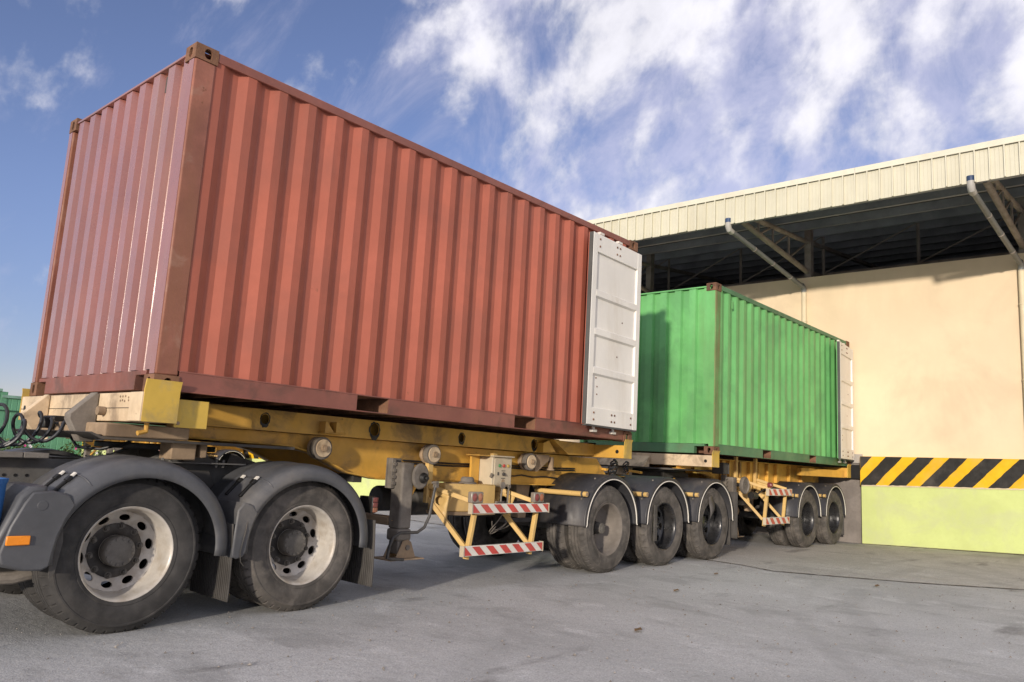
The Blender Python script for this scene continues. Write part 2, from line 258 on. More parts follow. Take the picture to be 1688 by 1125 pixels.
# ------------------------------------------------------------------ mesh helpers
WM = {}
ID = Matrix.Identity(4)
FRAME = [ID]
def put(o, parent, Mw):
    o.parent = parent
    if parent is not None: o.matrix_parent_inverse = WM[parent].inverted()
    o.matrix_basis = Mw; WM[o] = Mw
def thing(name, label, cat, loc=(0,0,0), group=None, Mw=None):
    o = bpy.data.objects.new(name, None); C.objects.link(o); o.empty_display_size = .3
    put(o, None, Mw if Mw is not None else Matrix.Translation(loc))
    o['label'] = label; o['category'] = cat
    if group: o['group'] = group
    return o
def tag(o, label, cat, group=None):
    o['label'] = label; o['category'] = cat
    if group: o['group'] = group
    return o
class MB:
    def __init__(s): s.v = []; s.f = []
    def add(s, vs, fs):
        n = len(s.v); s.v += [Vector(v) for v in vs]; s.f += [tuple(i+n for i in f) for f in fs]; return s
    def box(s, x0, x1, y0, y1, z0, z1):
        return s.add([(x0,y0,z0),(x1,y0,z0),(x1,y1,z0),(x0,y1,z0),(x0,y0,z1),(x1,y0,z1),(x1,y1,z1),(x0,y1,z1)],
                     [(0,3,2,1),(4,5,6,7),(0,1,5,4),(1,2,6,5),(2,3,7,6),(3,0,4,7)])
    def bar(s, p, q, w, h, upv=(0,0,1)):            # rectangular bar p->q, w across, h along upv
        p, q = Vector(p), Vector(q); d = (q-p).normalized(); u = Vector(upv); u = (u-d*u.dot(d))
        u = u.normalized() if u.length > 1e-6 else d.orthogonal().normalized()
        a = d.cross(u)*(w/2); u = u*(h/2)
        return s.add([p-a-u,p+a-u,p+a+u,p-a+u,q-a-u,q+a-u,q+a+u,q-a+u], [(3,2,1,0),(4,5,6,7),(0,1,5,4),(1,2,6,5),(2,3,7,6),(3,0,4,7)])
    def cyl(s, p, q, r, n=16, r1=None, cap=True):
        p, q = Vector(p), Vector(q); d = (q-p).normalized(); a = d.orthogonal().normalized(); b = d.cross(a); r1 = r if r1 is None else r1
        vs = [p+(a*math.cos(t)+b*math.sin(t))*r for t in [2*math.pi*i/n for i in range(n)]] + [q+(a*math.cos(t)+b*math.sin(t))*r1 for t in [2*math.pi*i/n for i in range(n)]]
        fs = [(i,(i+1)%n,n+(i+1)%n,n+i) for i in range(n)]
        if cap: fs += [tuple(range(n-1,-1,-1)), tuple(range(n,2*n))]
        return s.add(vs, fs)
    def tube(s, pts, r, n=8):
        pts = [Vector(p) for p in pts]; vs = []; fs = []; prev = None
        for i, p in enumerate(pts):
            d = (pts[min(i+1,len(pts)-1)]-pts[max(i-1,0)]).normalized()
            a = d.orthogonal().normalized() if prev is None else (prev-d*prev.dot(d)).normalized()
            prev = a; b = d.cross(a)
            vs += [p+(a*math.cos(2*math.pi*k/n)+b*math.sin(2*math.pi*k/n))*r for k in range(n)]
        for i in range(len(pts)-1):
            for k in range(n): fs.append((i*n+k, i*n+(k+1)%n, (i+1)*n+(k+1)%n, (i+1)*n+k))
        fs += [tuple(range(n-1,-1,-1)), tuple(range((len(pts)-1)*n, len(pts)*n))]
        return s.add(vs, fs)
    def prism(s, poly, a, b, axis='y'):             # polygon in the plane normal to axis
        def P(u, v, w): return (u,w,v) if axis == 'y' else ((w,u,v) if axis == 'x' else (u,v,w))
        n = len(poly)
        return s.add([P(u,v,a) for u, v in poly]+[P(u,v,b) for u, v in poly],
                     [tuple(range(n)), tuple(range(2*n-1,n-1,-1))]+[(i,n+i,n+(i+1)%n,(i+1)%n) for i in range(n)])
    def lathe(s, prof, n=48, c=(0,0,0)):            # (r, h) about the y axis, h = y
        vs = []; fs = []; cx, cy, cz = c; k = len(prof)
        for i in range(n):
            t = 2*math.pi*i/n
            vs += [(cx+r*math.cos(t), cy+h, cz+r*math.sin(t)) for r, h in prof]
        for i in range(n):
            j = (i+1) % n
            for q in range(k-1): fs.append((i*k+q, i*k+q+1, j*k+q+1, j*k+q))
        return s.add(vs, fs)
    def sheet(s, pts_a, pts_b):                     # ruled strip
        n = len(pts_a); return s.add(list(pts_a)+list(pts_b), [(i,i+1,n+i+1,n+i) for i in range(n-1)])
    def holeplate(s, o, u, v, w, h, cx, cy, rx, ry, depth=0, n=20, nrm=None):
        # rectangle o + a*u + b*v (w x h) with an oval hole; walls go back by depth along nrm
        o, u, v = Vector(o), Vector(u), Vector(v); nrm = Vector(nrm) if nrm is not None else u.cross(v)*-1
        inner = []; outer = []
        for i in range(n):
            t = 2*math.pi*(i+.5)/n; dx, dy = math.cos(t), math.sin(t)
            if ry > rx: hx = rx*dx; hy = (ry-rx)*(1 if dy > 0 else -1)+rx*dy
            else: hy = ry*dy; hx = (rx-ry)*(1 if dx > 0 else -1)+ry*dx
            inner.append((cx+hx, cy+hy))
            ks = [((w-cx)/dx if dx > 0 else -cx/dx) if abs(dx) > 1e-9 else 1e9, ((h-cy)/dy if dy > 0 else -cy/dy) if abs(dy) > 1e-9 else 1e9]
            k = min(ks); outer.append((cx+dx*k, cy+dy*k))
        # snap the outer points nearest each corner onto it
        for c in ((0,0),(w,0),(w,h),(0,h)):
            j = min(range(n), key=lambda i: (outer[i][0]-c[0])**2+(outer[i][1]-c[1])**2); outer[j] = c
        P = lambda p, d=0: o+u*p[0]+v*p[1]+nrm*d
        vs = [P(p) for p in outer]+[P(p) for p in inner]; fs = [(i,(i+1)%n,n+(i+1)%n,n+i) for i in range(n)]
        if depth:
            vs += [P(p,depth) for p in inner]; fs += [(n+i,n+(i+1)%n,2*n+(i+1)%n,2*n+i) for i in range(n)]
        return s.add(vs, fs)
    def mirror_y(s, c):                             # duplicate mirrored about y=c
        n = len(s.v); s.v += [Vector((p.x, 2*c-p.y, p.z)) for p in s.v[:n]]; s.f += [tuple(i+n for i in reversed(f)) for f in s.f]
        return s
    def mesh(s, name, mt, smooth=35, fix=True):
        c = Vector((0,0,0))
        me = bpy.data.meshes.new(name); me.from_pydata([tuple(v) for v in s.v], [], s.f)
        if fix:
            bm = bmesh.new(); bm.from_mesh(me); bmesh.ops.recalc_face_normals(bm, faces=bm.faces); bm.to_mesh(me); bm.free()
        me.materials.append(mt)
        if smooth:
            me.polygons.foreach_set('use_smooth', [True]*len(me.polygons)); me.set_sharp_from_angle(angle=R(smooth))
        me.update(); return me
    def build(s, name, mt, parent=None, bevel=0, smooth=35, solid=0, fix=True, label=None, kind=None):
        lo = [min(v[i] for v in s.v) for i in range(3)]; hi = [max(v[i] for v in s.v) for i in range(3)]
        c = Vector([(a+b)/2 for a, b in zip(lo, hi)])
        for v in s.v: v -= c
        o = bpy.data.objects.new(name, s.mesh(name, mt, smooth, fix)); C.objects.link(o)
        put(o, parent, FRAME[0] @ Matrix.Translation(c))
        if solid:
            md = o.modifiers.new('solid', 'SOLIDIFY'); md.thickness = solid; md.offset = 0
        if bevel:
            md = o.modifiers.new('bevel', 'BEVEL'); md.width = bevel; md.segments = 2; md.limit_method = 'ANGLE'; md.angle_limit = R(40)
        if label: o['label'] = label
        if kind: o['kind'] = kind
        return o
def inst(me, name, parent, Mw):
    o = bpy.data.objects.new(name, me); C.objects.link(o); put(o, parent, FRAME[0] @ Mw); return o
T = Matrix.Translation
def kids(o): return [k for k in bpy.data.objects if k.parent == o]
def copy_tree(o, D, parent=None, rename=None):
    c = o.copy(); C.objects.link(c); put(c, parent, D @ WM[o])
    for ch in CH.get(o, []): copy_tree(ch, D, c)
    return c
CH = {}
def index_children():
    CH.clear()
    for o in bpy.data.objects:
        if o.parent: CH.setdefault(o.parent, []).append(o)
CY = 1.219                                          # centre line of the lorry

# ------------------------------------------------------------------ ground
def sm(a, b, x):
    t = max(0, min(1, (x-a)/(b-a))); return t*t*(3-2*t)
def gz(x, y): return .037*max(0, min(9, -y-.1))*sm(9.2, 13.4, x)*(1-sm(20, 40, x))
def gsheet(xs, ys, off):
    b = MB(); nx = len(xs)
    b.add([(x, y, gz(x, y)+off) for y in ys for x in xs], [(j*nx+i, j*nx+i+1, (j+1)*nx+i+1, (j+1)*nx+i) for j in range(len(ys)-1) for i in range(nx-1)])
    return b
fine = lambda a, b, st: [a+st*i for i in range(int(round((b-a)/st))+1)]
g = gsheet([-600,-200,-60,-25]+fine(-12, 16, .5)+[25,60,200,600], [-600,-200,-60,-25]+fine(-13, 1, .5)+[6,12,25,60,200,600], 0).build('ground', asphalt, smooth=60)
g['kind'] = 'structure'
def apron():
    b = MB(); ys = fine(-13, 12, .5); nx = 16; rows = []
    for y in ys:
        x0 = (8.05+max(0, -y-1.2)*.62 if y < -.6 else 8.3) + .05*math.sin(y*3.1)
        x0 = min(x0, 13.5)
        rows += [(x0+(14.6-x0)*i/(nx-1), y, 0) for i in range(nx)]
    vs = [(x, y, gz(x, y)+.006) for x, y, z in rows]
    b.add(vs, [(j*nx+i, j*nx+i+1, (j+1)*nx+i+1, (j+1)*nx+i) for j in range(len(ys)-1) for i in range(nx-1)])
    o = b.build('concrete_apron', apronm, smooth=60); o['kind'] = 'structure'
    # the open joint along its edge
    j = MB(); 
    pts = [(rows[k*nx][0]-.03, rows[k*nx][1]) for k in range(len(ys))]
    random.seed(3)
    fine_pts = []
    for (xa, ya), (xb, yb) in zip(pts[:-1], pts[1:]):
        for q in range(8):
            t = q/8; fine_pts.append((xa+(xb-xa)*t+random.uniform(-.012,.012), ya+(yb-ya)*t))
    wd = [random.uniform(.010,.030) for _ in fine_pts]
    j.sheet([(x-w, y, gz(x,y)+.0095) for (x, y), w in zip(fine_pts, wd)], [(x+w, y, gz(x,y)+.0095) for (x, y), w in zip(fine_pts, wd)])
    o = j.build('pavement_joint', mat('joint_dirt', (.15,.12,.095), .95, .1, var=.4, vscale=9), smooth=0); o['kind'] = 'structure'
apron()
def pebbles():
    b = MB(); random.seed(11)
    for i in range(2600):
        x = random.uniform(-1.5, 13); y = random.uniform(-4.5, .6); r = random.choice([.002,.0025,.003,.003,.004,.004,.005,.007,.011])*random.uniform(.7,1.2)
        z = gz(x, y)+.008; pts = []
        for k in range(6):
            t = k*math.pi/3+random.uniform(-.3,.3); q = r*random.uniform(.7,1.3); pts.append((x+q*math.cos(t), y+q*math.sin(t), z-.004))
        pts.append((x, y, z+r*random.uniform(.3,.8)))
        b.add(pts, [(k,(k+1)%6,6) for k in range(6)])
    o = b.build('loose_grit', mat('grit', (.26,.235,.205), .9, .2, var=.5, vscale=20), smooth=0); o['kind'] = 'stuff'
    o['label'] = 'small loose stones and grit scattered over the asphalt'; o['category'] = 'grit'
pebbles()
random.seed(5)
for i, (x, y, s) in enumerate(((5.2,-1.15,.05),(6.9,-.75,.045),(7.9,-2.35,.055),(3.1,-2.0,.05))):
    b = MB(); z = .012
    b.add([(x-s,y,z),(x-s*.3,y-s*.5,z+.01),(x+s*.5,y-s*.45,z+.004),(x+s*1.1,y+.01,z+.014),(x+s*.4,y+s*.5,z+.006),(x-s*.4,y+s*.42,z+.012)], [(0,1,5),(1,4,5),(1,2,4),(2,3,4)])
    tag(b.build('dry_leaf', mat('dry_leaf', (.16,.10,.05), .8, .2), solid=.002, smooth=0), ['small dry leaf lying near the red and white side guard','dry leaf on the ground beside the rear trailer wheels','dry leaf lying by the joint of the concrete apron','dry leaf alone on the open asphalt in the foreground'][i], 'leaf', 'dry leaves on the ground')

# ------------------------------------------------------------------ warehouse with dock
WX = 14.40; DX = 14.24
wh = thing('warehouse', 'cream warehouse with striped loading dock and deep canopy roof', 'warehouse', (WX, 0, 0))
b = MB(); b.box(WX, WX+.25, -16, 9, 1.70, 5.60); b.build('upper_wall', wallc, wh)
b = MB(); b.box(WX-.004, WX, -16, 9, 0, 0.01)
# the lime dock front, slightly proud of the wall, top slopes a little with the yard
b = MB()
b.add([(DX,-.2,-.2),(DX,-16,-.2),(DX,-16,1.153+.033*15.8),(DX,-.2,1.153),(WX+.3,-.2,-.2),(WX+.3,-16,-.2),(WX+.3,-16,1.153+.033*15.8),(WX+.3,-.2,1.153)],
      [(0,1,2,3),(4,7,6,5),(0,3,7,4),(3,2,6,7),(1,5,6,2)])
b.build('dock_wall', limec, wh)
yb = lambda y: 1.153+.033*(-.2-y); yt = lambda y: 1.735+.016*(-.2-y)
b = MB()
b.add([(DX-.012,-.185,yb(-.2)+.004),(DX-.012,-16,yb(-16)+.004),(DX-.012,-16,yt(-16)),(DX-.012,-.185,yt(-.2)),(WX+.3,-.185,yb(-.2)+.004),(WX+.3,-16,yb(-16)+.004),(WX+.3,-16,yt(-16)),(WX+.3,-.185,yt(-.2))],
      [(0,1,2,3),(4,7,6,5),(0,3,7,4),(3,2,6,7),(1,5,6,2)])
b.build('hazard_band', hazy, wh)
random.seed(21)
def lerp(a, b, t): return a+(b-a)*t
for k in range(-1, 26):
    y0t, y1t = -.68-.562*k, -.98-.562*k; y0b, y1b = -.14-.567*k-.0, -.46-.567*k
    n = 10; La = []; Lb = []
    for i in range(n+1):
        t = i/n; ja, jb = random.uniform(-.006,.006), random.uniform(-.008,.008)
        for L, yy0, yy1, jj in ((La, y0b, y0t, ja), (Lb, y1b, y1t, jb)):
            y = min(-.188, lerp(yy0, yy1, t)+jj); L.append((DX-.0155, y, lerp(yb(y)+.006, yt(y)-.002, t)))
    if all(p[1] > -.19 for p in La+Lb): continue
    MB().sheet(La, Lb).build('hazard_stripe', hazb, wh, smooth=0)
A = []; B = []; y = -.21
while y > -15.9:
    A.append((DX-.0165, y, yb(y)-.002-random.uniform(0,.010))); B.append((DX-.0165, y, yb(y)+.010+random.uniform(0,.010))); y -= .045
MB().sheet(A, B).build('paint_edge', mat('pale_paint', (.62,.52,.36), .8, .2, var=.15, vscale=6), wh, smooth=0)
b = MB(); b.box(WX+.02, WX+.3, -.186, 9, -.2, 1.60); b.build('grey_dock_wall', greyc, wh)
b = MB(); b.box(WX-.02, WX+.3, -.184, 9, 1.60, 1.78); b.build('dock_edge', conc, wh)
for y in (-.16, 2.46):
    b = MB(); b.box(WX-.10, WX+.01, y, y+.24, 1.28, 1.56); b.build('dock_bumper', mat('bumper_rubber', (.02,.02,.02), .8, .2), wh, bevel=.01)
# fascia
FX = 11.0; FZ0, FZ1 = 5.935, 6.50
fp = MB(); w = .2
fp.prism([(0,0),(0,-.038),(.006,-.040),(.018,-.040),(.026,0),(.075,0),(.079,-.004),(.085,0),(.135,0),(.139,-.004),(.145,0),(.2,0),(.2,.0015),(0,.0015)], FZ0, FZ1-.04, 'z')
fp.v = [Vector((v.y, v.x, v.z)) for v in fp.v]
fme = fp.mesh('fascia_panel', fasc, 25)
i = 0; y = -15.0
while y < 9.0:
    inst(fme, 'fascia_panel', wh, T((FX+random.uniform(-.003,.003), y, random.uniform(-.006,.006)))); y += w
y = -15.0
while y < 9:
    b = MB(); y1 = min(9, y+4.6)
    b.prism([(FX-.045,FZ1-.05),(FX-.045,FZ1+.05),(FX+.10,FZ1+.075),(FX+.10,FZ1+.06),(FX-.033,FZ1+.038),(FX-.033,FZ1-.05)], y+.004, y1, 'y'); b.build('flashing', flash, wh, bevel=.003)
    y = y1
# roof sheet, ribbed, rising away from the eave
def roofz(x): return FZ1-.02+(x-FX)*.105
b = MB(); ya, yb2 = -15.0, 9.0; A = []; B = []
y = ya
while y < yb2:
    for dy, dz in ((0,0),(.16,0),(.18,.035),(.22,.035),(.24,0)):
        A.append((FX+.05, y+dy, roofz(FX+.05)+dz)); B.append((32, y+dy, roofz(32)+dz))
    y += .25
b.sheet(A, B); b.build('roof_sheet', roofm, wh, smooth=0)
x = FX+.25; k = 0
while x < 24:
    z = roofz(x); b = MB(); b.box(x, x+.07, -14.9, 8.9, z-.20, z-.022); b.build('purlin', steelg, wh); x += .95
b = MB(); b.box(FX+.03, FX+.14, -15, 9, FZ0+.02, FZ0+.16); b.build('eave_beam', steelg, wh)
b = MB(); b.box(FX+.16, FX+.42, -15, 9, FZ0+.22, FZ0+.235); b.box(FX+.40, FX+.42, -15, 9, FZ0+.236, FZ0+.36); b.build('gutter', steelg, wh)
def truss(y):
    t = MB(); z0 = FZ0+.06; t.cyl((FX+.12,y,z0), (14.55,y,5.72), .055, 14); o = t.build('truss', trussm, wh)
    t = MB(); t.cyl((FX+.12,y,z0+.16), (14.55,y,6.42), .05, 14); t.build('top_chord', trussm, o)
    lo = lambda s: Vector((lerp(FX+.12,14.55,s), y, lerp(z0,5.72,s))); hi = lambda s: Vector((lerp(FX+.12,14.55,s), y, lerp(z0+.16,6.42,s)))
    for a, c in ((.22,.22),(.22,.42),(.42,.42),(.42,.66),(.66,.66),(.66,.97)):
        t = MB(); t.cyl(lo(a), hi(c), .022, 10); t.build('web_member', trussm, o)
    t = MB(); t.bar((14.52,y,5.60), (14.52,y,6.75), .16, .14, (0,1,0)); t.build('post', trussm, o)
    for xa, za, xb, zb in ((14.7,5.75,22,6.5),(14.7,6.45,22,7.2)):
        t = MB(); t.bar((xa,y,za),(xb,y,zb), .08, .08); t.build('chord', trussm, o)
for y in (5.0, .93, -3.10, -7.2, -11.3): truss(y)
for y in (7.0, 4.97, 2.95, .93, -1.08, -3.10, -5.1):                  # longitudinal bracing inside the eave
    b = MB(); b.bar((15.4,y,5.85),(15.4,y,6.85), .05, .05); b.build('hanger', trussm, wh)
    b = MB(); b.cyl((15.4,y,5.9),(15.4,y-2.02,6.8), .018, 8); b.build('brace_rod', trussm, wh)
b = MB(); b.bar((15.4,9,5.86),(15.4,-14,5.86), .08, .08); b.build('tie_beam', trussm, wh)
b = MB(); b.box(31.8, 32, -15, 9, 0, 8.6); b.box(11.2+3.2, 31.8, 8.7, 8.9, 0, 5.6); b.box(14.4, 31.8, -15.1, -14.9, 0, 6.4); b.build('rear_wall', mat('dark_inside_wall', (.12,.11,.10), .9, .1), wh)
b = MB(); b.add([(14.6,8.85,5.6),(31.8,8.85,5.6),(31.8,8.85,8.6),(14.6,8.85,6.8)], [(0,1,2,3)]); b.add([(14.6,-14.95,6.3),(31.8,-14.95,6.3),(31.8,-14.95,8.6),(14.6,-14.95,6.8)], [(0,1,2,3)]); b.build('gable_sheet', roofm, wh)
b = MB(); b.box(WX+.3, 31.8, -15, 9, 1.5, 1.62); b.build('dock_floor', conc, wh)
def downpipe(y, yh):
    z0, z1 = FZ0-.09, 5.36
    t = MB(); t.tube([(FX+.12,yh,z0-.0),(WX-.14,y,z1+.01)], .047, 16); p = t.build('downpipe', pipeshade, wh)
    t = MB(); t.tube([(FX+.02,yh,FZ0+.05),(FX+.02,yh,FZ0-.03),(FX+.05,yh,FZ0-.085),(FX+.17,yh,FZ0-.105)], .058, 16); t.build('elbow', pipew, p)
    t = MB(); t.tube([(FX+.02,yh,FZ0+.12),(FX+.02,yh,FZ0+.04)], .060, 16); t.build('collar', mat('pipe_collar_blue', (.03,.06,.13), .5), p)
    t = MB(); t.tube([(WX-.2,y,z1+.03),(WX-.12,y,z1),(WX-.075,y,z1-.05),(WX-.07,y,z1-.14)], .055, 16); t.build('elbow', pipeshade, p)
    t = MB(); t.tube([(WX-.07,y,z1-.10),(WX-.07,y,1.8)], .056, 16); t.build('drop_pipe', pipec, p)
    for s in (.3,.55,.8):
        c = Vector((lerp(FX+.12,WX-.14,s), lerp(yh,y,s), lerp(z0,z1,s))); d = Vector((1,0,-.15)).normalized()
        t = MB(); t.cyl(c-d*.012, c+d*.012, .054, 16); t.build('clip', trussm, p)
    for z in (4.6, 3.2):
        t = MB(); t.cyl((WX-.07,y,z),(WX-.07,y,z+.03), .064, 16); t.build('clip', pipec, p)
downpipe(.97, 1.15); downpipe(-3.07, -2.92); downpipe(-7.1, -6.95)

# ------------------------------------------------------------------ far dock, green shed, hedge (seen under the lorry)
fd = thing('far_dock', 'distant low loading dock with striped edge seen under the red trailer', 'loading dock', (12.2, 20, 0))
b = MB(); b.box(12.2, 18, 9.5, 44, -.1, .9); b.build('dock_wall', limec, fd)
b = MB(); b.box(12.19, 18, 9.48, 44, .903, 1.5); b.build('hazard_band', hazy, fd)
for k in range(60):
    y = 9.6+k*.57; MB().add([(12.186,y,.906),(12.186,y+.29,.906),(12.186,y+.72,1.498),(12.186,y+.43,1.498)], [(0,1,2,3)]).build('hazard_stripe', hazb, fd, smooth=0)
gs = thing('green_shed', 'dark green metal shed far behind the tractor at the left edge', 'shed', (0, 34, 0))
for nm, x0, x1, z in (('wall', -30, 8.62, 3.12), ('lower_wall', 8.3, 16, 2.86)):
    n = int((x1-x0)/.25); A = []; B = []
    for i in range(n+1):
        x = x0+(x1-x0)*i/n
        for dx, dy in ((0,0),(.2,0),(.21,.008),(.24,.008)):
            A.append((x+dx*(x1-x0)/n/.25, (34.03 if nm == 'lower_wall' else 34)+dy, 0)); B.append((x+dx*(x1-x0)/n/.25, (34.03 if nm == 'lower_wall' else 34)+dy, z))
    MB().sheet(A, B).build(nm, farg, gs, smooth=0)
    b = MB(); b.box(x0 if nm == 'wall' else 8.65, x1, 33.94, 40, z+.002, z+.12); b.build('roof_edge', mat('far_green_trim', (.20,.34,.27), .6), gs)
    b = MB(); b.box(x0, x1-.02, 33.96, 33.995, 2.28, 2.33); b.build('joint_strip', mat('far_green_dark', (.02,.07,.04), .7), gs)
def bush(x, y, rx, ry, h, n, label, flowers=0):
    t = thing('hedge_bush', label, 'bush', (x, y, 0), 'bushes in front of the green shed'); b = MB()
    for i in range(n):
        while True:
            p = Vector((random.uniform(-1,1), random.uniform(-1,1), random.uniform(0,1)))
            if p.x**2+p.y**2+(p.z*.95)**2 < 1+random.uniform(-.25,.12): break
        c = Vector((x+p.x*rx, y+p.y*ry, p.z*h)); s = random.uniform(.04,.09)
        q = Vector((random.gauss(0,1), random.gauss(0,1), random.gauss(0,1))).normalized(); a = q.orthogonal().normalized()*s; e = q.cross(a).normalized()*s*.55
        b.add([c-a, c+e*.9, c+a, c-e*.9], [(0,1,2,3)])
    b.build('crown', leafm, t, smooth=0, fix=False)
    tr = MB()
    for k in range(6):
        a = random.uniform(0,6.28); tr.cyl((x+.1*math.cos(a), y+.1*math.sin(a), 0), (x+rx*.5*math.cos(a), y+ry*.5*math.sin(a), h*.7), .025, 6, .01)
    tr.build('trunk', woodm, t)
    for k in range(flowers):
        f = MB(); a = random.uniform(0,6.28); c = Vector((x+rx*.9*math.cos(a)*random.random(), y-ry*.95, h*random.uniform(.5,.95)))
        for j in range(5):
            q = 2*math.pi*j/5; d = Vector((math.cos(q), -.3, math.sin(q))); f.add([c, c+d.cross(Vector((0,1,0)))*.03+d*.02, c+d*.05, c-d.cross(Vector((0,1,0)))*.03+d*.02], [(0,1,2,3)])
        f.build('flower', mat('petal_white', (.75,.7,.7), .6) if k % 2 else mat('petal_pink', (.6,.08,.25), .6), t, smooth=0, fix=False)
random.seed(4)
bush(6.4, 31, 1.3, .9, 1.9, 1500, 'yellow green bush before the green shed at the left edge')
bush(3.9, 31.5, 1.2, .9, 1.6, 1200, 'low round bush at the far left before the shed', 2)
bush(7.0, 25.5, 1.5, .8, 1.15, 1500, 'flowering bush seen through the gap above the first mudguard', 4)
bush(9.3, 26.0, 1.3, .8, 1.2, 1300, 'flowering bush behind the far trailer near the fifth wheel', 2)

def wall_dirt():
    random.seed(31); b = MB(); A = []; B = []; y = -.2; wv = .06
    while y > -12.9:
        wv = max(.02, min(.16, wv+random.uniform(-.02,.02))); A.append((DX-wv, y, gz(DX-wv, y)+.011)); B.append((DX-.001, y, gz(DX, y)+.022)); y -= .05
    b.sheet(A, B); o = b.build('wall_foot_dirt', mat('wall_foot_dirt', (.20,.17,.13), .95, .1, var=.35, vscale=7, bump=.5), smooth=40); o['kind'] = 'stuff'
    o['label'] = 'strip of brown dirt along the foot of the lime wall'; o['category'] = 'dirt'
wall_dirt()
# ------------------------------------------------------------------ shipping containers
CL, CW, CHH = 6.058, 2.438, 2.591
def casting_mesh(mt, name):
    # local: outer corner at the origin, body in +x +y +z ; holes in the x=0, y=0 and z=0 faces
    b = MB(); a, c, h, t = .178, .162, .118, .028
    b.holeplate((0,0,0),(0,1,0),(0,0,1), c, h, c/2, h/2, .0255, .040, t, 20, (1,0,0))
    b.holeplate((0,0,0),(1,0,0),(0,0,1), a, h, a/2+.01, h/2, .0315, .040, t, 20, (0,1,0))
    b.holeplate((0,0,0),(1,0,0),(0,1,0), a, c, a/2+.01, c/2+.005, .062, .032, t, 20, (0,0,1))
    b.add([(a,0,0),(a,c,0),(a,c,h),(a,0,h),(0,c,0),(0,c,h),(0,0,h)], [(0,1,2,3),(1,4,5,2),(6,3,2,5)])
    i0, = (t,)
    b.add([(i0,i0,i0),(a-.01,i0,i0),(a-.01,c-.01,i0),(i0,c-.01,i0)], [])
    return b.mesh(name, mt, 30, fix=False)
def corrugate(x0, x1, flat_o, slope, flat_i, depth):
    pts = [(x0, 0.0)]; x = x0; first = True
    while True:
        for dx, d in ((flat_o, 0.0), (slope, depth), (flat_i, depth), (slope, 0.0)):
            x += dx
            if x >= x1:
                pts.append((x1, d if dx != slope else pts[-1][1])); return pts
            pts.append((x, d))
def container(name, label, Mw, P, tagp):
    """P: dict of materials"""
    t = thing(name, label, 'container', Mw=Mw); FRAME[0] = Mw
    cast = casting_mesh(P['cast'], tagp+'_casting')
    for sx in (0, 1):
        for sy in (0, 1):
            for sz in (0, 1):
                S = Matrix.Diagonal((1-2*sx, 1-2*sy, 1-2*sz, 1)); L = T((CL*sx, CW*sy, CHH*sz))
                o = inst(cast, 'corner_casting', t, L @ S)
    # corner posts
    for sx in (0, 1):
        for sy in (0, 1):
            b = MB(); x0, x1 = (.006, .168) if sx == 0 else (CL-.15, CL-.006); y0, y1 = (.004, .098)
            if sy: y0, y1 = CW-y1, CW-y0
            b.box(x0, x1, y0, y1, .118, CHH-.118); po = b.build('corner_post', P['post'], t, bevel=.012)
            if sx == 0:
                b = MB(); b.box(.0025, .0055, y0+.014, y1-.004, .122, CHH-.122); b.build('post_face', P['front'], po)
    # top rails and headers
    for sy in (0, 1):
        y0, y1 = (.004, .064) if sy == 0 else (CW-.064, CW-.004)
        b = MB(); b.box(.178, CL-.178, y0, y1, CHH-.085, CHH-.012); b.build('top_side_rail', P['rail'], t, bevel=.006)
    b = MB(); b.box(.006, .05, .162, CW-.162, CHH-.062, CHH-.042); b.build('front_header', P['front'], t, bevel=.004)
    b = MB(); b.box(CL-.12, CL-.01, .162, CW-.162, CHH-.12, CHH-.02); b.build('rear_header', P['rail'], t, bevel=.004)
    # roof with light corrugation
    A = []; B = []
    for i in range(int((CL-.4)/.11)+1):
        x = .2+i*.11; z = CHH-.030-(.012 if i % 2 else 0); A.append((x,.05,z)); B.append((x,CW-.05,z))
    b = MB(); b.sheet(A, B); b.add([(.03,.05,CHH-.036),(.2,.05,CHH-.036),(.2,CW-.05,CHH-.036),(.03,CW-.05,CHH-.036)], [(0,1,2,3)]); b.add([(5.8,.05,CHH-.036),(CL-.03,.05,CHH-.036),(CL-.03,CW-.05,CHH-.036),(5.8,CW-.05,CHH-.036)], [(0,1,2,3)]); b.build('roof', P['side'], t, solid=.003)
    # corrugated sides
    for sy in (0, 1):
        pts = corrugate(.165, CL-.148, .072, .068, .070, .036); yo = .014
        f = (lambda d: yo+d) if sy == 0 else (lambda d: CW-yo-d)
        b = MB(); b.sheet([(x, f(d), .158) for x, d in pts], [(x, f(d), CHH-.075) for x, d in pts]); b.build('side_panel', P['side'], t, smooth=0, solid=.002)
    pts = corrugate(.095, CW-.095, .110, .020, .104, .0456)
    b = MB(); b.sheet([(.016+d, y, .155) for y, d in pts], [(.016+d, y, CHH-.066) for y, d in pts]); b.build('front_panel', P['front'], t, smooth=0, solid=.002)
    # bottom rails with fork pockets
    pk = [(1.75,2.10),(3.81,4.16)]
    for sy in (0, 1):
        y0, y1 = (.010, .018) if sy == 0 else (CW-.018, CW-.010); fy0, fy1 = (.006, .050) if sy == 0 else (CW-.05, CW-.006)
        xs = [.178]+[v for p in pk for v in p]+[CL-.178]; b = MB()
        for i in range(0, len(xs), 2): b.box(xs[i], xs[i+1], y0, y1, .022, .1485)
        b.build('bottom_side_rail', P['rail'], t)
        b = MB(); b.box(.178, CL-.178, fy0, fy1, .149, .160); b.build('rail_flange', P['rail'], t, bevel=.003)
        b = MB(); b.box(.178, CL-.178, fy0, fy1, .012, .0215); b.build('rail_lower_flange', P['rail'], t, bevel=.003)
    for a, c in pk:
        b = MB(); b.box(a-.006, a, .019, CW-.019, .022, .148); b.box(c, c+.006, .019, CW-.019, .022, .148); b.box(a-.006, c+.006, .052, CW-.052, .1495, .156); b.build('fork_pocket', P['pocket'], t)
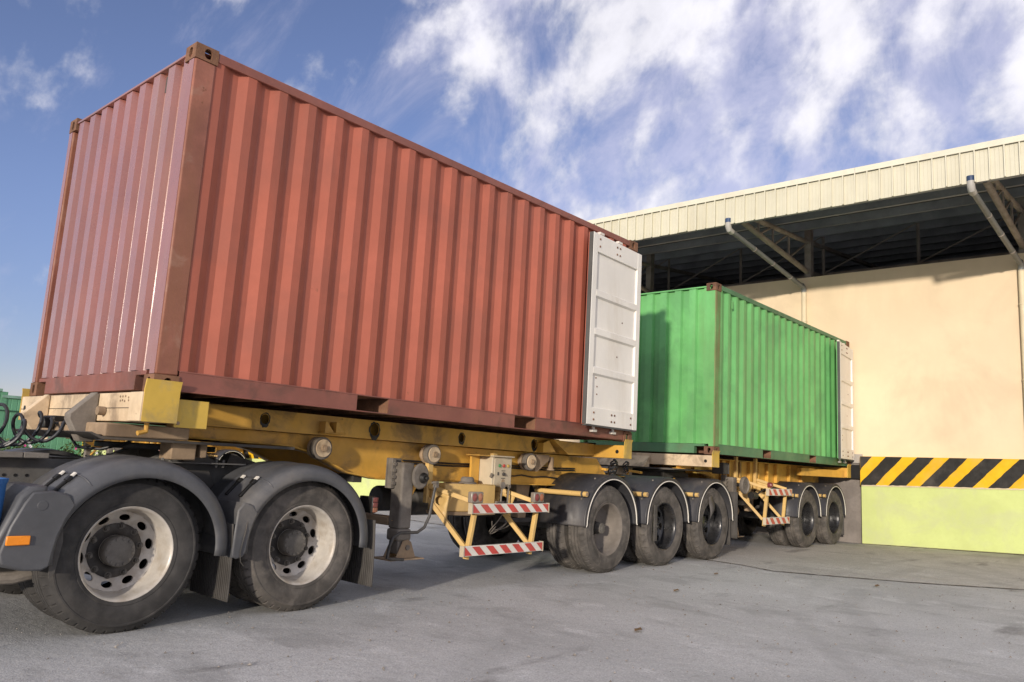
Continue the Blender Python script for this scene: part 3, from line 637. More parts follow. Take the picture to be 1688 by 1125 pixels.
    # front bottom sill with the two notches beside the castings
    b = MB(); b.prism([(.162,.150),(.162,.118),(.33,.118),(.33,.012),(CW-.33,.012),(CW-.33,.118),(CW-.162,.118),(CW-.162,.150)], .010, .10, 'x'); b.build('front_sill', P['rail2'], t, bevel=.004)
    b = MB(); b.box(CL-.10, CL-.01, .162, CW-.162, .012, .15); b.build('rear_sill', P['rail'], t, bevel=.004)
    # underside: cross members and floor
    b = MB(); b.box(.1, CL-.06, .06, CW-.06, .157, .180); b.build('floor', P['floor'], t)
    cm = MB(); cm.box(-.02, .02, .06, CW-.06, .024, .1495); me = cm.mesh('cross_member', P['pocket'], 0)
    x = .35
    while x < CL-.2:
        if not any(a-.05 < x < c+.05 for a, c in pk): inst(me, 'cross_member', t, T((x,0,0)))
        x += .31
    # ventilator near the top of the side
    for xv, yv in ((.55, -.0),) if tagp == 'green' else ():
        b = MB(); b.box(xv, xv+.06, .004, .0135, CHH-.31, CHH-.19); b.build('vent_cover', P['side'], t, bevel=.006)
    FRAME[0] = ID
    return t
def door(t, Mw, hinge, ang, P, flip=1):
    """door slab: local x from the hinge to the free edge, inner (white) face towards local -y, z up"""
    D = Mw @ T(hinge) @ Matrix.Rotation(ang, 4, 'Z') @ Matrix.Diagonal((1,flip,1,1)); FRAME[0] = D
    w, h, th = 1.165, 2.27, .05
    b = MB(); b.box(0, w, .0, th-.012, 0, h); o = b.build('door', P['side'], t)                     # outer steel skin
    b = MB()
    for x0, x1 in ((0,.10),(w-.10,w)): b.box(x0, x1, -.034, -.002, 0, h)
    b.build('door_stile', white, o, bevel=.004)
    b = MB(); b.box(.101, w-.101, -.006, -.0015, 0, h); b.build('door_lining', white, o)
    for z0, z1 in ((0,.20),(h-.22,h)):
        b = MB(); b.box(.101, w-.101, -.032, -.0065, z0, z1); b.build('door_rail', white, o, bevel=.004)
    for z in (.63, 1.09, 1.55):
        b = MB(); b.prism([(z-.055,-.0065),(z-.035,-.036),(z+.035,-.036),(z+.055,-.0065)], .101, w-.101, 'x')
        b.v = [Vector((v.x, v.z, v.y)) for v in b.v]; b.build('door_rib', white, o)
    b = MB(); b.box(w+.0005, w+.014, -.03, .02, .004, h-.004); b.build('gasket', gasket, o)
    b = MB(); b.box(0.01, w, -.03, .02, -.018, -.001); b.build('bottom_gasket', gasket, o)
    for x, z in [(.16,.06),(.16,.14),(.55,.06),(.62,.06),(.55,.14),(.62,.14),(1.02,.06),(1.02,.14),(.55,h-.06),(.62,h-.06),(.55,h-.15),(.62,h-.15),(1.02,h-.06),(1.02,h-.15)]:
        b = MB(); b.cyl((x,-.0325,z),(x,-.040,z), .012, 10); b.build('bolt', rust, o)
    for x, z in [(.93,.36),(.93,.45),(.96,.55),(.96,.64),(.5,.86),(.4,1.3)]:
        b = MB(); b.cyl((x,-.0065,z),(x,-.012,z), .009, 8); b.build('rivet', rust, o)
    for x in (.42, .86):
        b = MB(); b.cyl((x,th+.012,-.05),(x,th+.012,h+.05), .017, 12); b.build('locking_bar', trim, o)
        for z0, dz in ((-.075,1),(h+.075,-1)):
            b = MB(); b.box(x-.05, x+.05, th-.01, th+.035, min(z0,z0+dz*.03), max(z0,z0+dz*.03)); b.box(x-.018, x+.018, th, th+.025, min(z0+dz*.03,z0+dz*.075), max(z0+dz*.03,z0+dz*.075)); b.build('lock_cam', trim, o, bevel=.004)
    for z in (.15, .82, 1.45, 2.1):
        b = MB(); b.cyl((0,.02,z-.06),(0,.02,z+.06), .02, 12); b.build('hinge', P['rail'], o)
    FRAME[0] = ID
    return o
REDM = T((0,0,1.614)) @ Matrix.Rotation(R(.316), 4, 'Y')
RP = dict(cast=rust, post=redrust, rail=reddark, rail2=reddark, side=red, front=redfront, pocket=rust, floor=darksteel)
rc = container('red_container', 'large rust red corrugated shipping container on the front trailer', REDM, RP, 'red')
door(rc, REDM, (CL-.02, -.045, .145), math.pi+R(3.2), RP, flip=-1)
door(rc, REDM, (CL-.02, CW+.045, .145), math.pi-R(3.2), RP, flip=1)
# small dark patch high on the front panel
FRAME[0] = REDM
b = MB(); b.box(.054, .058, .484, .578, CHH-.22, CHH-.085); b.build('patch_plate', mat('dark_patch', (.10,.085,.075), .7), rc)
FRAME[0] = ID
GREENM = T((8.271,-.006,1.518)) @ Matrix.Rotation(R(.324), 4, 'Z') @ Matrix.Rotation(R(.105), 4, 'Y')
GP = dict(cast=rust, post=greenrust, rail=greendark, rail2=greendark, side=green, front=green, pocket=rust, floor=darksteel)
gc = container('green_container', 'bright green corrugated shipping container backed up to the dock', GREENM, GP, 'green')
door(gc, GREENM, (CL-.02, -.045, .145), math.pi+R(6), GP, flip=-1)
door(gc, GREENM, (CL-.02, CW+.045, .145), math.pi-R(3.2), GP, flip=1)

FRAME[0] = GREENM
b = MB(); b.box(1.558, 1.624, .0095, .0125, .165, .60); b.build('paint_patch', mat('fresh_green_paint', (.10,.46,.085), .45, .4, var=.08), gc)
FRAME[0] = ID
# ------------------------------------------------------------------ wheels
def tyre_mesh(name, mt, nb, notch, W=.28, Rt=.522):
    g = .012
    half = [(.292,.045),(.300,.030),(.318,.016),(.335,.012),(.338,.015),(.37,.003),(.41,.0),(.452,.006),(.456,.003),(.466,.004),(.470,.010),(.494,.026),('s',.505,.036),('s',.519,.050),('s',Rt,.062)]
    tread = [(Rt,.085),(Rt-g,.089),(Rt-g,.098),(Rt+.001,.102),(Rt+.001,W/2-.006),(Rt-g,W/2-.003)]
    left = half+tread; right = [(('s',a[1],W-a[2]) if a[0] == 's' else (a[0],W-a[1])) for a in reversed(left)]
    prof = left+right; k = len(prof); ang = []
    for i in range(nb):
        for q, n in ((0,0),(.74,0),(.79,1),(.95,1)): ang.append((2*math.pi*(i+q)/nb, n))
    vs = []; fs = []; n = len(ang)
    for t, nn in ang:
        for p in prof:
            if p[0] == 's': r, h = p[1]-(notch if nn else 0), p[2]
            else: r, h = p
            vs.append((r*math.cos(t), h, r*math.sin(t)))
    for i in range(n):
        j = (i+1) % n
        for q in range(k-1): fs.append((i*k+q, i*k+q+1, j*k+q+1, j*k+q))
    return MB().add(vs, fs).mesh(name, mt, 40)
def rim_mesh(name, mt, holes=10, spider=False):
    b = MB()
    # barrel
    b.lathe([(.300,.040),(.312,.028),(.316,.022),(.310,.018),(.300,.024),(.292,.040),(.284,.080),(.278,.15),(.268,.190)], 64)
    P0, P1 = (.268,.190), (.185,.235)
    if holes:
        n = 16
        for s in range(holes):
            t0 = 2*math.pi*s/holes; dt = 2*math.pi/holes
            vs = []
            outer = []; inner = []
            for i in range(n):
                a = 2*math.pi*(i+.5)/n; dx, dy = math.cos(a), math.sin(a); kk = 1/max(abs(dx), abs(dy))
                outer.append((.5+.5*dx*kk, .5+.5*dy*kk)); inner.append((.5+.27*dx, .5+.27*dy))
            for c in ((0,0),(1,0),(1,1),(0,1)):
                j = min(range(n), key=lambda i: (outer[i][0]-c[0])**2+(outer[i][1]-c[1])**2); outer[j] = c
            def Q(p, d=0):
                t = t0+dt*p[0]; r = lerp(P0[0],P1[0],p[1]); h = lerp(P0[1],P1[1],p[1])+d; return (r*math.cos(t), h, r*math.sin(t))
            vs = [Q(p) for p in outer]+[Q(p) for p in inner]+[Q(p,.018) for p in inner]
            b.add(vs, [(i,(i+1)%n,n+(i+1)%n,n+i) for i in range(n)]+[(n+i,n+(i+1)%n,2*n+(i+1)%n,2*n+i) for i in range(n)])
    else:
        b.lathe([P0, (.24,.212), P1], 64)
    b.lathe([P1, (.182,.2365), (.09,.237)], 64)
    return b.mesh(name, mt, 40)
def hub_mesh(name, mt, proud, k=1):
    b = MB(); h1 = .237-proud
    b.lathe([(.104,.2295),(.104,h1+.012),(.098,h1),(.070,h1-.004),(.030,h1-.010),(.0005,h1-.011)], 40)
    for i in range(12):
        t = 2*math.pi*i/12; x, z = .086*math.cos(t), .086*math.sin(t); b.cyl((x,h1+.004,z),(x,h1-.010,z), .010, 6)
    for v in b.v: v.x *= k; v.z *= k
    return b.mesh(name, mt, 40)
def nut_mesh(name, mt):
    b = MB(); b.cyl((0,.2305,0),(0,.228,0), .024, 12); b.cyl((0,.228,0),(0,.202,0), .0165, 6); b.cyl((0,.202,0),(0,.190,0), .010, 8)
    return b.mesh(name, mt, 40)
def flange_mesh(name, mt):
    b = MB(); b.lathe([(.184,.2365),(.184,.232),(.178,.23),(.112,.23),(.104,.2365)], 48); return b.mesh(name, mt, 40)
TY = {'drive': tyre_mesh('tyre', tyrem, 48, .010), 'dusty': tyre_mesh('tyre_dusty', tyredust, 48, .012), 'lug': tyre_mesh('tyre_lug', tyredust, 36, .020)}
RM = {'alu': rim_mesh('wheel', rimm), 'dust': rim_mesh('wheel_dusty', rimdust, 0), 'black': rim_mesh('wheel_black', rimblack, 8)}
HB = {'drive': hub_mesh('hub', hubm, .10), 'trailer': hub_mesh('hub_trailer', hubm, .13, .62), 'black': hub_mesh('hub_black', rimblack, .07)}
NT = {'grey': nut_mesh('wheel_nut', hubm), 'black': nut_mesh('wheel_nut_black', rimblack)}
HF = flange_mesh('hub_flange', mat('oily_flange', (.04,.036,.032), .55, .4, var=.4, vscale=12, dirt=(.12,.10,.08), dirt_amt=.6))
TYF = .05; WZ = .514
def wheel(parent, x, far, tyre, rim, hub, nut, spin=0):
    base = T((x, CY, WZ)) @ (Matrix.Rotation(math.pi, 4, 'Z') if far else ID) @ T((0, TYF-CY, 0))
    M0 = base @ Matrix.Rotation(spin, 4, 'Y')
    w = inst(RM[rim], 'wheel', parent, M0)
    inst(TY[tyre], 'tyre', w, M0 @ Matrix.Rotation(spin*1.7, 4, 'Y'))
    w2 = inst(TY[tyre], 'inner_tyre', w, base @ T((0,.325,0)) @ Matrix.Rotation(.3+spin, 4, 'Y'))
    inst(HB[hub], 'hub', w, M0)
    if nut: inst(HF, 'hub_flange', w, M0)
    if nut and not far:
        for i in range(10):
            t = 2*math.pi*(i+.5)/10; inst(NT[nut], 'wheel_nut', w, M0 @ T((.1675*math.cos(t), 0, .1675*math.sin(t))))
    return w
def axle(parent, x, mt=darksteel):
    b = MB(); b.cyl((x,.22,WZ),(x,2*CY-.22,WZ), .075, 14); b.cyl((x,.50,WZ),(x,.70,WZ), .20, 20); b.cyl((x,2*CY-.70,WZ),(x,2*CY-.50,WZ), .20, 20); b.build('axle', mt, parent)

# ------------------------------------------------------------------ tractor unit (rear half in view)
tr = thing('truck_tractor', 'dark grey tractor unit with two dual wheel axles under the front trailer', 'truck', (0, CY, 0))
TX = (0.0, 1.385)
for y0, y1 in ((.76,.84),(2*CY-.84,2*CY-.76)):
    b = MB(); s = 1 if y0 < 1 else -1
    yw = .76 if s > 0 else 2*CY-.76
    b.prism([(-3.6,.86),(2.02,.86),(2.02,1.10),(-3.6,1.10)], min(yw,yw+s*.008), max(yw,yw+s*.008), 'y')
    for z0, z1 in ((.852,.8595),(1.1005,1.108)): b.box(-3.6, 2.02, y0, y1, z0, z1)
    b.build('chassis_rail', chassisgrey, tr)
for i in range(14):
    b = MB(); x = -1.02+i*.07+(.9 if i > 8 else 0); b.cyl((x,.7585,.99),(x,.7565,.99), .011, 10); b.build('rail_hole', grease, tr)
for x in (-3.3,-1.6,.68,1.95):
    b = MB(); b.box(x-.05, x+.05, .77, 2*CY-.77, .88, 1.08); b.build('cross_member', darksteel, tr)
for x in TX: axle(tr, x)
for far in (False, True):
    for i, x in enumerate(TX): wheel(tr, x, far, 'drive' if i == 0 else 'dusty', 'alu', 'drive', 'grey', .15+.5*i+(.9 if far else 0))
# bogie: spring packs, saddle and brackets between the axles
for yy in (.70, 2*CY-.70):
    b = MB()
    for k in range(6):
        L = 1.30-.12*k; b.box(.69-L/2, .69+L/2, yy-.045, yy+.045, .66+.022*k, .680+.022*k)
    b.build('leaf_spring', darksteel, tr)
    b = MB(); b.prism([(.42,.80),(.55,1.06),(.83,1.06),(.96,.80)], yy-.05, yy+.05, 'y'); b.build('saddle', darksteel, tr, bevel=.01)
    b = MB(); b.box(.30, 1.10, yy-.13, yy+.08, 1.113, 1.125); b.build('deck_angle', chassisgrey, tr, bevel=.003)
    for x in (.86,.92,.42,.48):
        b = MB(); b.cyl((x,yy-.08,1.09),(x,yy-.08,1.15), .013, 6); b.build('bolt', chassisgrey, tr)
# fifth wheel
b = MB(); n = 28; poly = []
for i in range(n):
    a = 2*math.pi*i/n; rx = .50 if math.cos(a) < 0 else .44; poly.append((.66+rx*math.cos(a), CY+.46*math.sin(a)))
b.prism(poly, 1.205, 1.252, 'z'); fwl = b.build('fifth_wheel', grease, tr, bevel=.008)
for s in (-1, 1):
    b = MB(); y = CY+s*.40; b.prism([(.36,1.11),(.56,1.205),(.80,1.205),(.98,1.11)], y-.05, y+.05, 'y'); b.build('pedestal', chassisgrey, fwl, bevel=.006)
    b = MB(); b.cyl((.68,y-.09,1.165),(.68,y+.09,1.165), .055, 16); b.build('pivot', dusty, fwl)
    b = MB(); b.prism([(1.02,1.10),(1.06,1.20),(1.45,1.10)], y-.06, y+.06, 'y'); b.build('ramp', darksteel, fwl)
# mudguards
def sweep(section, cx, cz, rx, rz, a0, a1, n=36):
    b = MB(); k = len(section)
    for i in range(n+1):
        a = a0+(a1-a0)*i/n
        for y, dr in section: b.v.append(Vector((cx+(rx+dr)*math.cos(a), y, cz+(rz+dr)*math.sin(a))))
    b.f = [(i*k+q, i*k+q+1, (i+1)*k+q+1, (i+1)*k+q) for i in range(n) for q in range(k-1)]
    return b
sec = [(.62,-.03),(.60,.0),(.42,.002),(.41,.008),(.38,.008),(.37,.002),(.12,.0),(.05,-.008),(.0,-.024),(-.025,-.052),(-.036,-.095),(-.030,-.130)]
def my(secn, far): return [(2*CY-y, d) for y, d in secn] if far else secn
for far in (False, True):
    Y = (lambda v: 2*CY-v) if far else (lambda v: v)
    yy = lambda a, c: (min(Y(a),Y(c)), max(Y(a),Y(c)))
    for j, (cx, rx, a0, a1) in enumerate(((.035,.665,R(186),R(-6)), (1.345,.650,R(186),R(-6)))):
        o = sweep(my(sec, far), cx, .535, rx, .618, a0, a1).build('mudguard', plastic, tr, solid=.009, smooth=50)
        # front end moulding
        if j == 0:
            pl = [(-.57,.965),(-.665,.955),(-.725,.90),(-.80,.70),(-.86,.54),(-.83,.50),(-.66,.455),(-.615,.47),(-.63,.56),(-.625,.70),(-.595,.80)]
        else:
            pl = [(.76,.86),(.725,.80),(.715,.62),(.705,.46),(.74,.455),(.72,.55),(.735,.70)]
        b = MB(); b.prism(pl, *yy(-.028,.50), 'y'); b.build('end_moulding', plastic, o, bevel=.022 if j == 0 else .006)
        if j == 0: sk = [(-.66,.925),(-.70,.86),(-.76,.72),(-.80,.56),(-.78,.50),(-.66,.458),(-.56,.452),(-.515,.475),(-.505,.56),(-.487,.66),(-.452,.76),(-.405,.845),(-.45,.91),(-.55,.935)]
        else: sk = [(.715,.80),(.705,.62),(.70,.47),(.74,.45),(.79,.46),(.815,.50),(.822,.58),(.845,.68),(.885,.78),(.83,.84),(.76,.86)]
        b = MB(); b.prism(sk, *yy(-.043,-.018), 'y'); b.build('skirt', plastic, o, bevel=.012)
        # clips on the shoulder
        for yc in (.10, .30):
            a = R(139); c = Vector((cx+(rx+.012)*math.cos(a), Y(yc), .535+(.618+.012)*math.sin(a))); d = Vector((-math.sin(a)*rx, 0, math.cos(a)*.605)).normalized()
            b = MB(); b.bar(c-d*.075, c+d*.075, .028, .018, (math.cos(a),0,math.sin(a))); b.bar(c-d*.095, c-d*.055, .045, .026, (math.cos(a),0,math.sin(a))); b.build('clip', grease, o, bevel=.004)
            b = MB(); b.bar(c-d*.13, c-d*.10, .04, .010, (math.cos(a),0,math.sin(a))); b.build('clip_tab', trim, o)
        for aa in (R(128),):
            b = sweep([(Y(-.0365),-.096),(Y(-.029),-.052),(Y(-.003),-.022),(Y(.05),-.003),(Y(.12),.006),(Y(.36),.006)], cx, .535, rx+.003, .621, aa, aa-R(.8), 1); b.build('seam', plastic, o, solid=.004)
        # mud flap
        xf = .705 if j == 0 else 2.03
        b = MB(); nseg = 14; A = []; B = []; 
        for i in range(nseg+1):
            z = .70-(.70-.145)*i/nseg; xx = xf+.015*math.sin(i/nseg*2.2)
            A.append((xx, Y(-.015), z)); B.append((xx+.01, Y(.56), z-.0))
        b.sheet(A, B); fo = b.build('mud_flap', flapm, tr, solid=.010)
        for q in range(22):
            y = .0+q*.0255; b = MB(); b.bar((xf+.010,Y(y),.64),(xf-.001+.012,Y(y),.150), .006, .012, (1,0,0))
            b.build('flap_rib', flapm, fo)
    if not far:
        b = MB(); b.box(-.775,-.645,-.058,-.0415,.612,.668); b.build('marker_lamp', amber, tr, bevel=.006)
        b = MB(); b.cyl((-.60,-.0415,.845),(-.60,-.046,.845), .030, 20); b.build('reflector', plastic, tr, bevel=.002)
        b = MB(); b.tube([(.80,-.04,.72),(.79,-.05,.66),(.76,-.05,.50),(.77,-.05,.43),(.80,-.045,.40)], .004, 6); b.build('tie_wire', darksteel, tr)
b = MB(); b.prism([(-.52,.62),(-.475,.80),(-.465,.80),(-.445,.62),(-.47,.43),(-.50,.40)], -.012, -.004, 'y'); b.build('spat', darksteel, tr)
# tail lamp
b = MB(); b.box(1.985, 2.03, -.015, .17, .76, .90); tl = b.build('tail_lamp', grease, tr, bevel=.008)
for k, (z0, z1, mt) in enumerate(((.768,.808,orangelens),(.812,.850,redlens),(.854,.893,redlens))):
    b = MB(); b.box(2.031, 2.055, -.005, .16, z0, z1); b.box(1.99, 2.03, -.022, -.0155, z0, z1); b.build('lens', mt, tl, bevel=.004)
# side equipment ahead of the wheels: tank, step boards, fairing
b = MB(); b.box(-2.5,-.98,.28,.74,.50,.98); b.build('air_tank_box', darksteel, tr, bevel=.05)
for i in range(10):
    b = MB(); x = -2.0+i*.162; b.box(x, x+.157, .60, .76, 1.112+.002*(i%2), 1.150); b.build('step_board', woodm, tr, bevel=.005)
fpts = [(-2.4,1.13),(-1.6,1.175),(-1.0,1.165),(-.5,1.145),(-.15,1.12),(-.5,1.115),(-1.2,1.115),(-2.4,1.115)]
b = MB(); b.prism(fpts, .82, 1.62, 'y'); b.build('deck_fairing', plastic, tr, bevel=.012)
b = MB(); b.tube([(-1.3,.5,.36),(-.6,.30,.37),(-.35,.30,.42)], .04, 10); b.build('exhaust_pipe', dusty, tr)
b = MB(); b.lathe([(.0005,.0),(.13,.0),(.135,.02),(.14,.28),(.15,.30),(.15,.315),(.132,.315),(.13,.30),(.128,.27),(.0005,.27)], 32)
b.v = [Vector((v.x*.8-.885, v.z*.8+.10, v.y+.685)) for v in b.v]
tag(b.build('blue_drum', bluem), 'small blue plastic bucket hanging beside the tractor chassis', 'bucket')

# ------------------------------------------------------------------ trailers
def hole_disc(parent, x, y, z, r, n='hole'):
    pass
def roller(parent, x, z, y0=.68, y1=.50):
    b = MB(); b.cyl((x,y0,z),(x,y0-.10,z), .060, 18); o = b.build('lashing_roller', dustbrown, parent)
    b = MB(); b.cyl((x,y0-.05,z),(x,y0-.085,z), .100, 28); b.build('flange', dustbrown, o, bevel=.006)
    b = MB(); b.cyl((x,y0-.10,z),(x,y1+.02,z), .102, 28); b.build('flange', dusty, o, bevel=.008)
    b = MB(); b.cyl((x,y1+.02,z),(x,y1+.005,z), .080, 28); b.build('face_plate', cream, o, bevel=.004)
    b = MB(); b.cyl((x,y1+.005,z),(x,y1-.012,z), .030, 18); b.cyl((x,y1-.012,z),(x,y1-.022,z), .016, 6); b.build('axle_nut', dustbrown, o)
def bolster(parent, x0, x1, z0, z1, mt, cap=yplate, face='front', guide=.30):
    b = MB(); b.box(x0, x1, .0, 2*CY, z0, z1); o = b.build('bolster', mt, parent, bevel=.006)
    for far in (False, True):
        Y = (lambda v: 2*CY-v) if far else (lambda v: v)
        xx = x0 if face == 'front' else x1
        # container guide plate wrapping the end
        pr = [(.0,-.0),(-.012,-.0),(-.012,z1-z0+.04),(-.03,z1-z0+.075),(-.02,z1-z0+.075),(-.002,z1-z0+.04)]
        b = MB(); b.prism([(Y(y), z0+z) for y, z in pr], x0-.004, x1+guide if guide > 0 else x1+.004, 'x'); b.build('guide_plate', cap, o)
        b = MB(); b.cyl((x0-.0015,Y(.10),(z0+z1)/2),(x0-.004,Y(.10),(z0+z1)/2), .024, 16); b.build('end_hole', grease, o)
    return o
def mudguard(parent, x, far=False, tube=True, rz=.575):
    Y = (lambda v: 2*CY-v) if far else (lambda v: v)
    cz = .575; r = .585; y0, y1 = .045, .735
    path = [(x-r, .555)]+[(x+r*math.cos(a), cz+r*math.sin(a)) for a in [math.pi*(1-i/36) for i in range(37)]]+[(x+r, .555)]
    b = MB(); b.sheet([(px,Y(y0),pz) for px, pz in path], [(px,Y(y1),pz) for px, pz in path]); o = b.build('mudguard', rubguard, parent, solid=.008)
    lip = [(x-r+.035, .555)]+[(x+(r-.05)*math.cos(a), cz+(r-.05)*math.sin(a)) for a in [math.pi*(1-i/36) for i in range(37)]]+[(x+r-.035, .555)]
    mid = [(lerp(p[0],q[0],.45), lerp(p[1],q[1],.45)) for p, q in zip(path, lip)]
    b = MB(); b.sheet([(px,Y(y0),pz) for px, pz in path], [(px,Y(y0-.014),pz) for px, pz in mid]); b.sheet([(px,Y(y0-.014),pz) for px, pz in mid], [(px,Y(y0-.010),pz) for px, pz in lip]); b.build('edge_lip', rubguard, o, solid=.006)
    b = MB(); b.tube([(px,Y(y0-.012),pz) for px, pz in lip], .0075, 8); b.build('edge_trim', trim, o)
    if tube:
        b = MB(); b.cyl((x-.56,Y(.80),.93),(x-.56,Y(.03),.93), .030, 16); to = b.build('support_tube', guardy, o)
        b = MB(); b.cyl((x-.56,Y(.10),.93),(x-.56,Y(.075),.93), .036, 16); b.build('clamp', darksteel, to)
        b = MB(); b.cyl((x-.56,Y(.030),.93),(x-.56,Y(.026),.93), .022, 14); b.build('end_cap', dustbrown, to)
    for aa in (R(150), R(115)):
        c0 = Vector((x+(r+.005)*math.cos(aa), 0, cz+(r+.005)*math.sin(aa)))
        b = MB(); b.cyl((c0.x,Y(.14),c0.z),(c0.x-.006,Y(.14),c0.z+.002), .012, 8); b.build('bolt', dusty, o)
    return o
def side_guard(parent, x0, x1, zt, zb, dx=.085, lamps=True, nstripe=6, bh=.095, root=.55):
    y = .035
    g0 = None
    for nm, a, c, z in (('upper_bar', x0, x1, zt), ('lower_bar', x0-dx, x1-dx*.9, zb)):
        b = MB(); b.box(a, c, y, y+.045, z-bh/2, z+bh/2); bo = b.build('guard_bar', stripewhite, parent, bevel=.004)
        n = nstripe; pd = (c-a-.03)/n
        for i in range(n+1):
            xa = a+.015+i*pd-.10; w = pd*.52
            L = [(xa+s, zz) for s, zz in ((.10-.0,z-bh/2+.006),(.10+w,z-bh/2+.006),(w,z+bh/2-.006),(0,z+bh/2-.006))]
            pl = [(min(max(px, a+.012), c-.012), pz) for px, pz in L]
            if pl[1][0]-pl[0][0] < .005 and pl[2][0]-pl[3][0] < .005: continue
            q = MB(); q.add([(px, y-.0025, pz) for px, pz in pl], [(0,1,2,3)]); q.build('red_stripe', stripered, bo, smooth=0)
        for xx in (a, c):
            q = MB(); q.box(xx-.006, xx+.006, y-.004, y+.05, z-bh/2-.004, z+bh/2+.004); q.build('end_plate', boxcream, bo)
    span = x1-x0
    for f in (.10, .90):
        xt = x0+span*f; xb = xt-dx
        b = MB(); b.bar((xt,y+.075,zt),(xb-.01,y+.075,zb-.085), .05, .04, (1,0,0)); b.build('guard_post', guardy, parent, bevel=.004)
        xr = xb-.02
        b = MB(); b.bar((xr-.13,root,zb+.47),(xb,y+.10,zb+.02), .045, .045, (0,0,1)); b.build('guard_strut', guardy, parent, bevel=.004)
        b = MB(); b.bar((xr-.13,root,zt+.19),(xt-.02,y+.05,zt+.055), .045, .045, (0,0,1)); b.build('guard_arm', guardy, parent, bevel=.004)
        b = MB(); b.bar((xr-.13,root+.02,zt+.02),(xr-.13,root+.02,zt+.56), .07, .05, (0,1,0)); b.build('guard_hanger', guardy, parent, bevel=.004)
        # gusset with a round hole between arm and strut (in the plane across the lorry)
        n = 20; A = Vector((xr-.125,root,zt+.19)); Bq = Vector((xr-.125,root,zb+.47)); Cq = lerp(A, Vector((xt-.02,y+.05,zt+.05)), .52); Dq = lerp(Bq, Vector((xb,y+.10,zb+.02)), .50)
        gp = MB(); cen = (A+Bq+Cq+Dq)/4; e1 = (Cq-A).normalized(); e2 = (Vector((0,0,1))-e1*e1.z).normalized()
        ring = []
        quad = [A, lerp(A,Cq,.5), Cq, lerp(Cq,Dq,.5)-e1*.03, Dq, lerp(Dq,Bq,.5), Bq, lerp(Bq,A,.5)]
        per = []
        for i in range(8):
            for s in (0, .5): per.append(lerp(quad[i], quad[(i+1)%8], s))
        ang = [math.atan2((p-cen).dot(e2), (p-cen).dot(e1)) for p in per]
        hol = [cen+(e1*math.cos(a)+e2*math.sin(a))*.048 for a in ang]
        gp.add(per+hol, [(i,(i+1)%16,16+(i+1)%16,16+i) for i in range(16)]); gp.build('gusset', guardy, parent, solid=.008)
        if lamps:
            b = MB(); xl = xt-.06; b.box(xl-.085, xl+.085, y-.01, y+.05, zt+.055, zt+.165); lo = b.build('lamp_box', glassm, parent, bevel=.012)
            for k, mt in ((-1, redlens), (1, orangelens)):
                q = MB(); q.lathe([(.0005,-.016),(.020,-.013),(.036,0)], 18); q.v = [Vector((v.x+xl+k*.04, v.y+y-.0105, v.z*1.15+zt+.11)) for v in q.v]; q.build('lens', mt, lo)
